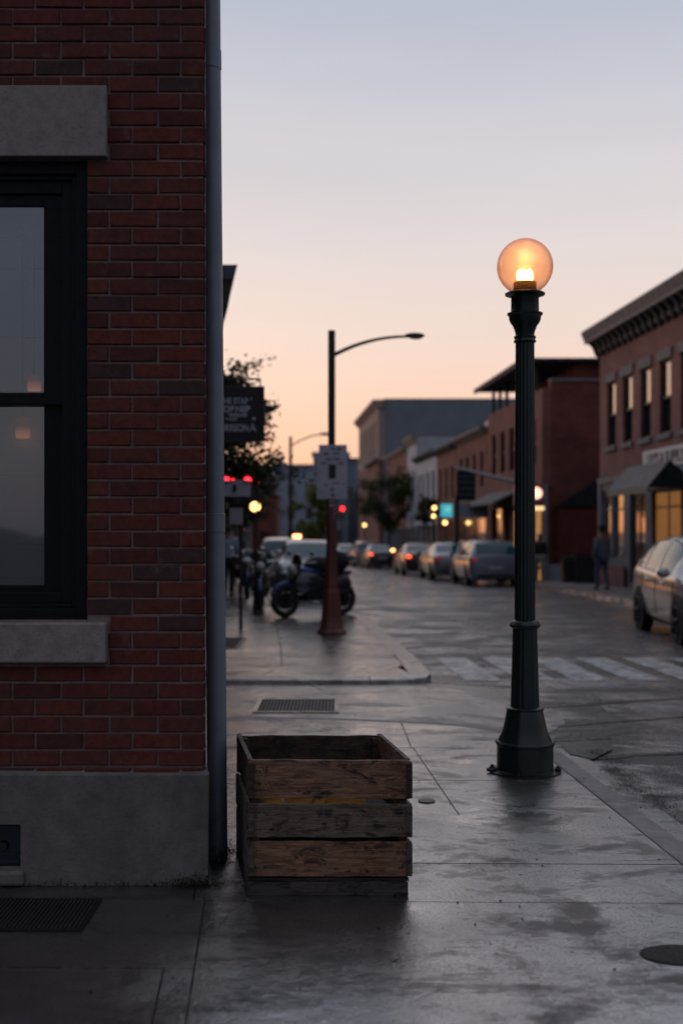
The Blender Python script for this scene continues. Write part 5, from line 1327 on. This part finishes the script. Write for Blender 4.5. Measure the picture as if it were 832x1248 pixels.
    for yy in (-wh, wh):
        for sx in (-1, 1):
            xo = sx * .90 if kind != 'suv' else sx * .93
            q = MB().tube([(xo - sx * .03, yy, wr + .02), (xo + sx * .006, yy, wr + .02)], [wr + .06, wr + .055], 36); q.build('wheel_well_shade', 'trim', r)  # black disc stands in for the shaded wheel well
            q = MB(); q.tube([(xo - sx * .20, yy, wr), (xo - sx * .19, yy, wr), (xo - sx * .01, yy, wr), (xo + sx * .012, yy, wr), (xo + sx * .014, yy, wr)], [wr * .9, wr, wr, wr * .93, wr * .7], 36)
            wo_ = q.build('wheel', 'tyre', r, True)
            q = MB(); q.tube([(xo + sx * .015, yy, wr), (xo + sx * .017, yy, wr)], [wr * .68, wr * .66], 28)
            q.build('rim_disc', 'rimdark', wo_)
            q = MB()
            for s_ in range(5):
                a_ = 2 * math.pi * s_ / 5 + .3; q.tube([(xo + sx * .018, yy, wr), (xo + sx * .022, yy + math.cos(a_) * wr * .64, wr + math.sin(a_) * wr * .64)], [.04, .03], 6)
            q.tube([(xo + sx * .016, yy + math.cos(2 * math.pi * k_ / 24) * wr * .66, wr + math.sin(2 * math.pi * k_ / 24) * wr * .66) for k_ in range(25)], .014, 6)
            q.build('rim', rim, wo_, True)
    zl = [s for s in K_['st']][2][3]
    for sx in (-1, 1):
        xx = .66 if kind != 'suv' else .74
        MB().ball((sx * xx, -L2 + .06, zl - .10), 1, 14, 8, (.13, .09, .075)).build('taillight', tail if sx in tailsides else 'taildim', r, True)
        MB().ball((sx * .60, L3 - .13, .68 if kind != 'suv' else .78), 1, 14, 8, (.17, .11, .065)).build('headlight', 'headdim', r, True)
        MB().ball((sx * (1.0 if kind != 'suv' else 1.03), .9, 1.02 if kind != 'suv' else 1.1), 1, 14, 8, (.10, .055, .075)).build('mirror', mat, r, True)
    MB().box(-.26, .26, -L2 - .015, -L2 + .05, .60, .73).build('number_plate', 'plate', r)
    q = MB().box(-.62, .62, -L2 - .02, -L2 + .08, .34, .44); q.build('rear_bumper', 'trim', r)
    q = MB().box(-.45, .45, L3 - .06, L3 + .015, .36, .50); q.build('grille', 'trim', r)
    for ex in extras: ex(r)
    return r
G = 'cars parked along the kerbs'
rzs = R(3.8)
def cz(D_): return drop(D_) - .12
def place(v_left, d_rear, w_=1.8, L_=4.5): # centre for a car whose rear is at d_rear
    dc = d_rear + L_ / 2; return tuple(S(v_left + w_ / 2, dc, cz(dc)))
def marker(r): MB().box(-.99, -.93, 1.62, 1.85, .66, .76).build('side_marker', 'taildim', r)
car('silver hatchback parked facing the camera at the right edge', 'hatch', 'silver', (5.97, 19.07, -.12), R(178), G, 1.03, rim='rimdark', extras=(lambda r: MB().ball((.86, 1.86, .74), 1, 12, 8, (.05, .08, .04)).build('side_marker', 'taildim', r, True),))
car('blue grey estate car parked just left of the lamp post', 'suv', 'bluegrey', place(6.55, 38, 1.86, 4.6), rzs, G, .93)
car('grey saloon parked in front of the blue grey estate car', 'sedan', 'greycar', place(6.35, 44.5), rzs, G)
def ind(r): MB().ball((-1.06, .62, 1.10), 1, 10, 8, (.09, .06, .07)).build('turn_signal', 'amber', r, True)
car('maroon saloon with one glowing tail light', 'sedan', 'maroon', place(6.2, 52.5), rzs, G, 1.0, 'tail', tailsides=(-1,), extras=(ind,))
car('black saloon with small red tail lights beside the right hand tree', 'sedan', 'blackcar', place(5.95, 68), rzs, G, 1.0, 'tail', tailsides=(-1,))
car('pale tall car parked beyond the black saloon', 'suv', 'silver', place(5.75, 75), rzs, G, 1.0)
car('distant car with bright red brake lights in the roadway', 'sedan', 'greycar', place(5.1, 83), rzs, 'cars in the roadway', 1.0, 'tail')
car('dark blue grey saloon parked behind the motorcycle', 'sedan', 'slatecar', tuple(S(.28 + .9, 28.2 + 2.25, cz(30))), R(180) + rzs, G)
def taxi(r): MB().box(.42, .72, -.1, .1, 1.60, 1.74).build('roof_light', 'amber', r, bevel=.02)
car('pale tall taxi with an amber roof light in the left parking bay', 'suv', 'whitecar', place(-.2, 43, 1.86, 4.6), rzs, G, 1.0, 'taildim', extras=(taxi,))

# ------------------------------------------------------------------ motorcycles
def motorcycle(label, loc, rz, blue='denim', screen=True):
    r = thing('motorcycle', label, 'motorcycle', loc, 'motorcycles parked on the pavement', rz)
    if '_w' in r: del r['_w']
    def whl(y, nm):
        q = MB(); ring = [(0, y + math.cos(2 * math.pi * k_ / 32) * .27, .32 + math.sin(2 * math.pi * k_ / 32) * .27) for k_ in range(33)]
        q.tube(ring, .055, 10, cap=False); w_ = q.build(nm, 'tyre', r, True)
        q = MB(); q.tube([(0, y + math.cos(2 * math.pi * k_ / 32) * .215, .32 + math.sin(2 * math.pi * k_ / 32) * .215) for k_ in range(33)], .02, 8, cap=False)
        for k_ in range(10): a_ = 2 * math.pi * k_ / 10; q.tube([(0, y, .32), (0, y + math.cos(a_) * .21, .32 + math.sin(a_) * .21)], .008, 5)
        q.tube([(-.07, y, .32), (.07, y, .32)], .035, 10); q.build('rim', 'rimdark', w_, True); MB().tube([(-.02, y, .32), (.02, y, .32)], [.17, .17], 28).build('brake_disc', 'iron', w_, True)
    whl(.70, 'wheel'); whl(-.70, 'wheel')
    q = MB()
    for sx in (-1, 1): q.tube([(sx * .09, .70, .32), (sx * .10, .42, .98)], .024, 8)
    q.build('fork', 'iron', r, True)
    q = MB(); q.tube([(0, .40, .92), (0, .1, .80), (0, -.3, .70), (0, -.55, .68)], .03, 8).tube([(0, .40, .86), (0, .25, .35), (0, -.2, .30), (0, -.70, .34)], .028, 8); q.build('frame', 'blackmetal', r, True)
    MB().ball((0, .10, .86), 1, 16, 10, (.15, .30, .14)).build('tank', plain('blue_tank', (.02, .05, .16), .2, .3), r, True)
    MB().ball((0, -.38, .82), 1, 16, 10, (.14, .36, .08)).build('seat', 'trim', r, True)
    MB().ball((0, .16, .66), 1, 18, 12, (.20, .42, .26)).build('fairing', 'blackcar', r, True)
    for sx in (-1, 1): MB().ball((sx * .20, -.52, .62), 1, 16, 10, (.10, .24, .17)).build('pannier', 'trim', r, True)
    MB().ball((0, -.78, .84), 1, 14, 8, (.09, .16, .06)).build('tail', 'blackcar', r, True)
    MB().box(-.16, .16, -.15, .28, .30, .62).tube([(-.2, .1, .5), (.2, .1, .5)], .12, 14).build('engine', 'iron', r, bevel=.03)
    q = MB(); q.tube([(.16, .15, .35), (.19, -.2, .30), (.2, -.85, .42)], [.03, .045, .055], 10); q.build('exhaust', 'chrome', r, True)
    q = MB(); q.tube([(-.42, .26, 1.06), (-.25, .38, 1.05), (0, .42, 1.0), (.25, .38, 1.05), (.42, .26, 1.06)], .016, 8); q.build('handlebar', 'chrome', r, True)
    for sx in (-1, 1):
        q = MB(); q.tube([(sx * .27, .36, 1.05), (sx * .36, .34, 1.20)], .007, 6).ball((sx * .38, .34, 1.23), 1, 10, 6, (.07, .02, .045)); q.build('mirror', 'chrome', r, True)
    MB().ball((0, .54, .93), 1, 14, 10, (.10, .09, .10)).build('headlight', 'headdim', r, True)
    q = MB(); q.tube([(0, .70 + math.cos(a_) * .34, .32 + math.sin(a_) * .34) for a_ in [R(20 + 12 * k_) for k_ in range(12)]], .045, 8); q.build('fender', plain('blue_fender', (.03, .06, .15), .25, .3), r, True)
    MB().ball((0, .42, 1.08), 1, 16, 10, (.15, .06, .16)).build('windscreen', 'glassD', r, True)
    if screen: MB().ball((0, -.55, 1.06), 1, 18, 12, (.24, .26, .22)).build('top_box', 'clothblack', r, True); MB().ball((0, -.10, 1.00), 1, 18, 12, (.19, .34, .16)).build('cover', 'clothblack', r, True)
    q = MB(); q.tube([(-.12, -.05, .3), (-.24, -.15, .02)], .014, 6); q.build('kickstand', 'iron', r)
    r.scale = (.94,) * 3
    return r
motorcycle('black and blue motorcycle parked side-on behind the red footed pole', (-.50, 21.95, 0), R(128))
motorcycle('dark motorcycle seen end-on left of the side-on one', (at(318, 0, 23.6).x, 23.6, 0), R(182), screen=True)
motorcycle('dark motorcycle seen end-on farthest back by the pale shirted person', (at(300, 0, 27.5).x, 27.6, 0), R(186), screen=False)

# ------------------------------------------------------------------ people
def person(label, loc, rz, top, legs, hat=None, h=1.72, stride=.16, hairm='hair'):
    r = thing('person', label, 'person', loc, None, rz)
    if '_w' in r: del r['_w']
    s = h / 1.75
    J = dict(pel=(0, 0, .95), sp=(0, 0, 1.15), ch=(0, 0.0, 1.36), nk=(0, 0, 1.50), hd=(0, .02, 1.60), ht=(0, .02, 1.70),
             hl=(-.09, 0, .90), kl=(-.10, stride * .5 + .02, .50), al=(-.10, stride * .4, .09), tl=(-.10, stride * .4 + .15, .04),
             hr=(.09, 0, .90), kr=(.10, -stride * .2 + .03, .50), ar=(.10, -stride, .09), tr=(.10, -stride + .15, .04),
             sl=(-.18, 0, 1.41), el=(-.23, -.04, 1.13), wl=(-.22, .10, .90), fl=(-.21, .13, .81), sr=(.18, 0, 1.41), er=(.23, .02, 1.13), wr=(.21, .14, .92), fr=(.20, .17, .83))
    E = [('pel', 'sp'), ('sp', 'ch'), ('ch', 'nk'), ('nk', 'hd'), ('hd', 'ht'), ('pel', 'hl'), ('hl', 'kl'), ('kl', 'al'), ('al', 'tl'), ('pel', 'hr'), ('hr', 'kr'), ('kr', 'ar'), ('ar', 'tr'), ('ch', 'sl'), ('sl', 'el'), ('el', 'wl'), ('wl', 'fl'), ('ch', 'sr'), ('sr', 'er'), ('er', 'wr'), ('wr', 'fr')]
    RAD = dict(pel=.13, sp=.125, ch=.145, nk=.055, hd=.088, ht=.07, hl=.095, kl=.062, al=.045, tl=.038, hr=.095, kr=.062, ar=.045, tr=.038, sl=.062, el=.045, wl=.032, fl=.035, sr=.062, er=.045, wr=.032, fr=.035)
    def grow(nm, keys, edges, mat, f=1.0, root=None):
        me = bpy.data.meshes.new(nm); ks_ = list(keys)
        me.from_pydata([Vector(J[k_]) * s for k_ in ks_], [(ks_.index(a_), ks_.index(b_)) for a_, b_ in edges], [])
        o = bpy.data.objects.new(nm, me); col.objects.link(o); o.parent = r
        sk = o.modifiers.new('skin', 'SKIN')
        for i, k_ in enumerate(ks_):
            rr_ = RAD[k_] * f * s; me.skin_vertices[0].data[i].radius = (rr_ * (1.15 if k_ in ('pel', 'sp', 'ch') else 1), rr_ * (.85 if k_ in ('pel', 'sp', 'ch') else 1))
            me.skin_vertices[0].data[i].use_root = (k_ == (root or ks_[0]))
        sb = o.modifiers.new('sub', 'SUBSURF'); sb.levels = 1; sb.render_levels = 2
        me.materials.append(M[mat]); return o
    grow('body', J.keys(), E, 'skin')
    upk = ['sp', 'pel', 'ch', 'sl', 'el', 'wl', 'sr', 'er', 'wr']; grow('jacket', upk, [(a_, b_) for a_, b_ in E if a_ in upk and b_ in upk], top, 1.32)
    lwk = ['pel', 'hl', 'kl', 'al', 'hr', 'kr', 'ar']; grow('trousers', lwk, [(a_, b_) for a_, b_ in E if a_ in lwk and b_ in lwk], legs, 1.25)
    MB().ball(Vector((0, -.01, 1.685)) * s, 1, 14, 8, (.088 * s, .10 * s, .085 * s)).build('hair', hairm, r, True)
    MB().tube([Vector((0, .10, 1.625)) * s, Vector((0, .125, 1.61)) * s], [.012, .016], 8).build('nose', 'skin', r, True)
    if hat:
        MB().lathe([(.15 * s, 1.715 * s), (.15 * s, 1.725 * s), (.095 * s, 1.73 * s), (.09 * s, 1.80 * s), (.05 * s, 1.82 * s)], (0, 0, 0), 20).build('hat', hat, r, True)
    for sx, k_ in ((-1, 'tl'), (1, 'tr')):
        p = Vector(J[k_]) * s; MB().ball(p + Vector((0, -.06, .005)), 1, 12, 8, (.05, .14, .048)).build('shoe', 'trim', r, True)
    return r
person('person in a hat and dark jacket standing by the grey shopfront', (at(733, 0, 31.5).x, 31.5, 0), R(20), 'jacketblue', 'denim', hat='clothblack', h=1.66)
p_ = bpy.data.objects  # pale sleeve stripe
person('person in dark coat standing before the lit shop entrance', (at(657, 0, 39.6).x, 39.6, drop(39.6)), R(170), 'clothblack', 'beige', h=1.6, hairm='steelgrey')
person('person in a pale blue shirt walking on the left pavement', (at(278, 0, 28.5).x, 28.5, 0), R(0), 'clothblue', 'clothblack', h=1.68, stride=.3)
person('person in a blue top walking behind the end-on motorcycles', (at(288, 0, 33).x, 33, drop(33)), R(180), 'denim', 'clothblack', h=1.7, stride=.25)

# clean helper props
for o in bpy.data.objects:
    if '_w' in o: del o['_w']
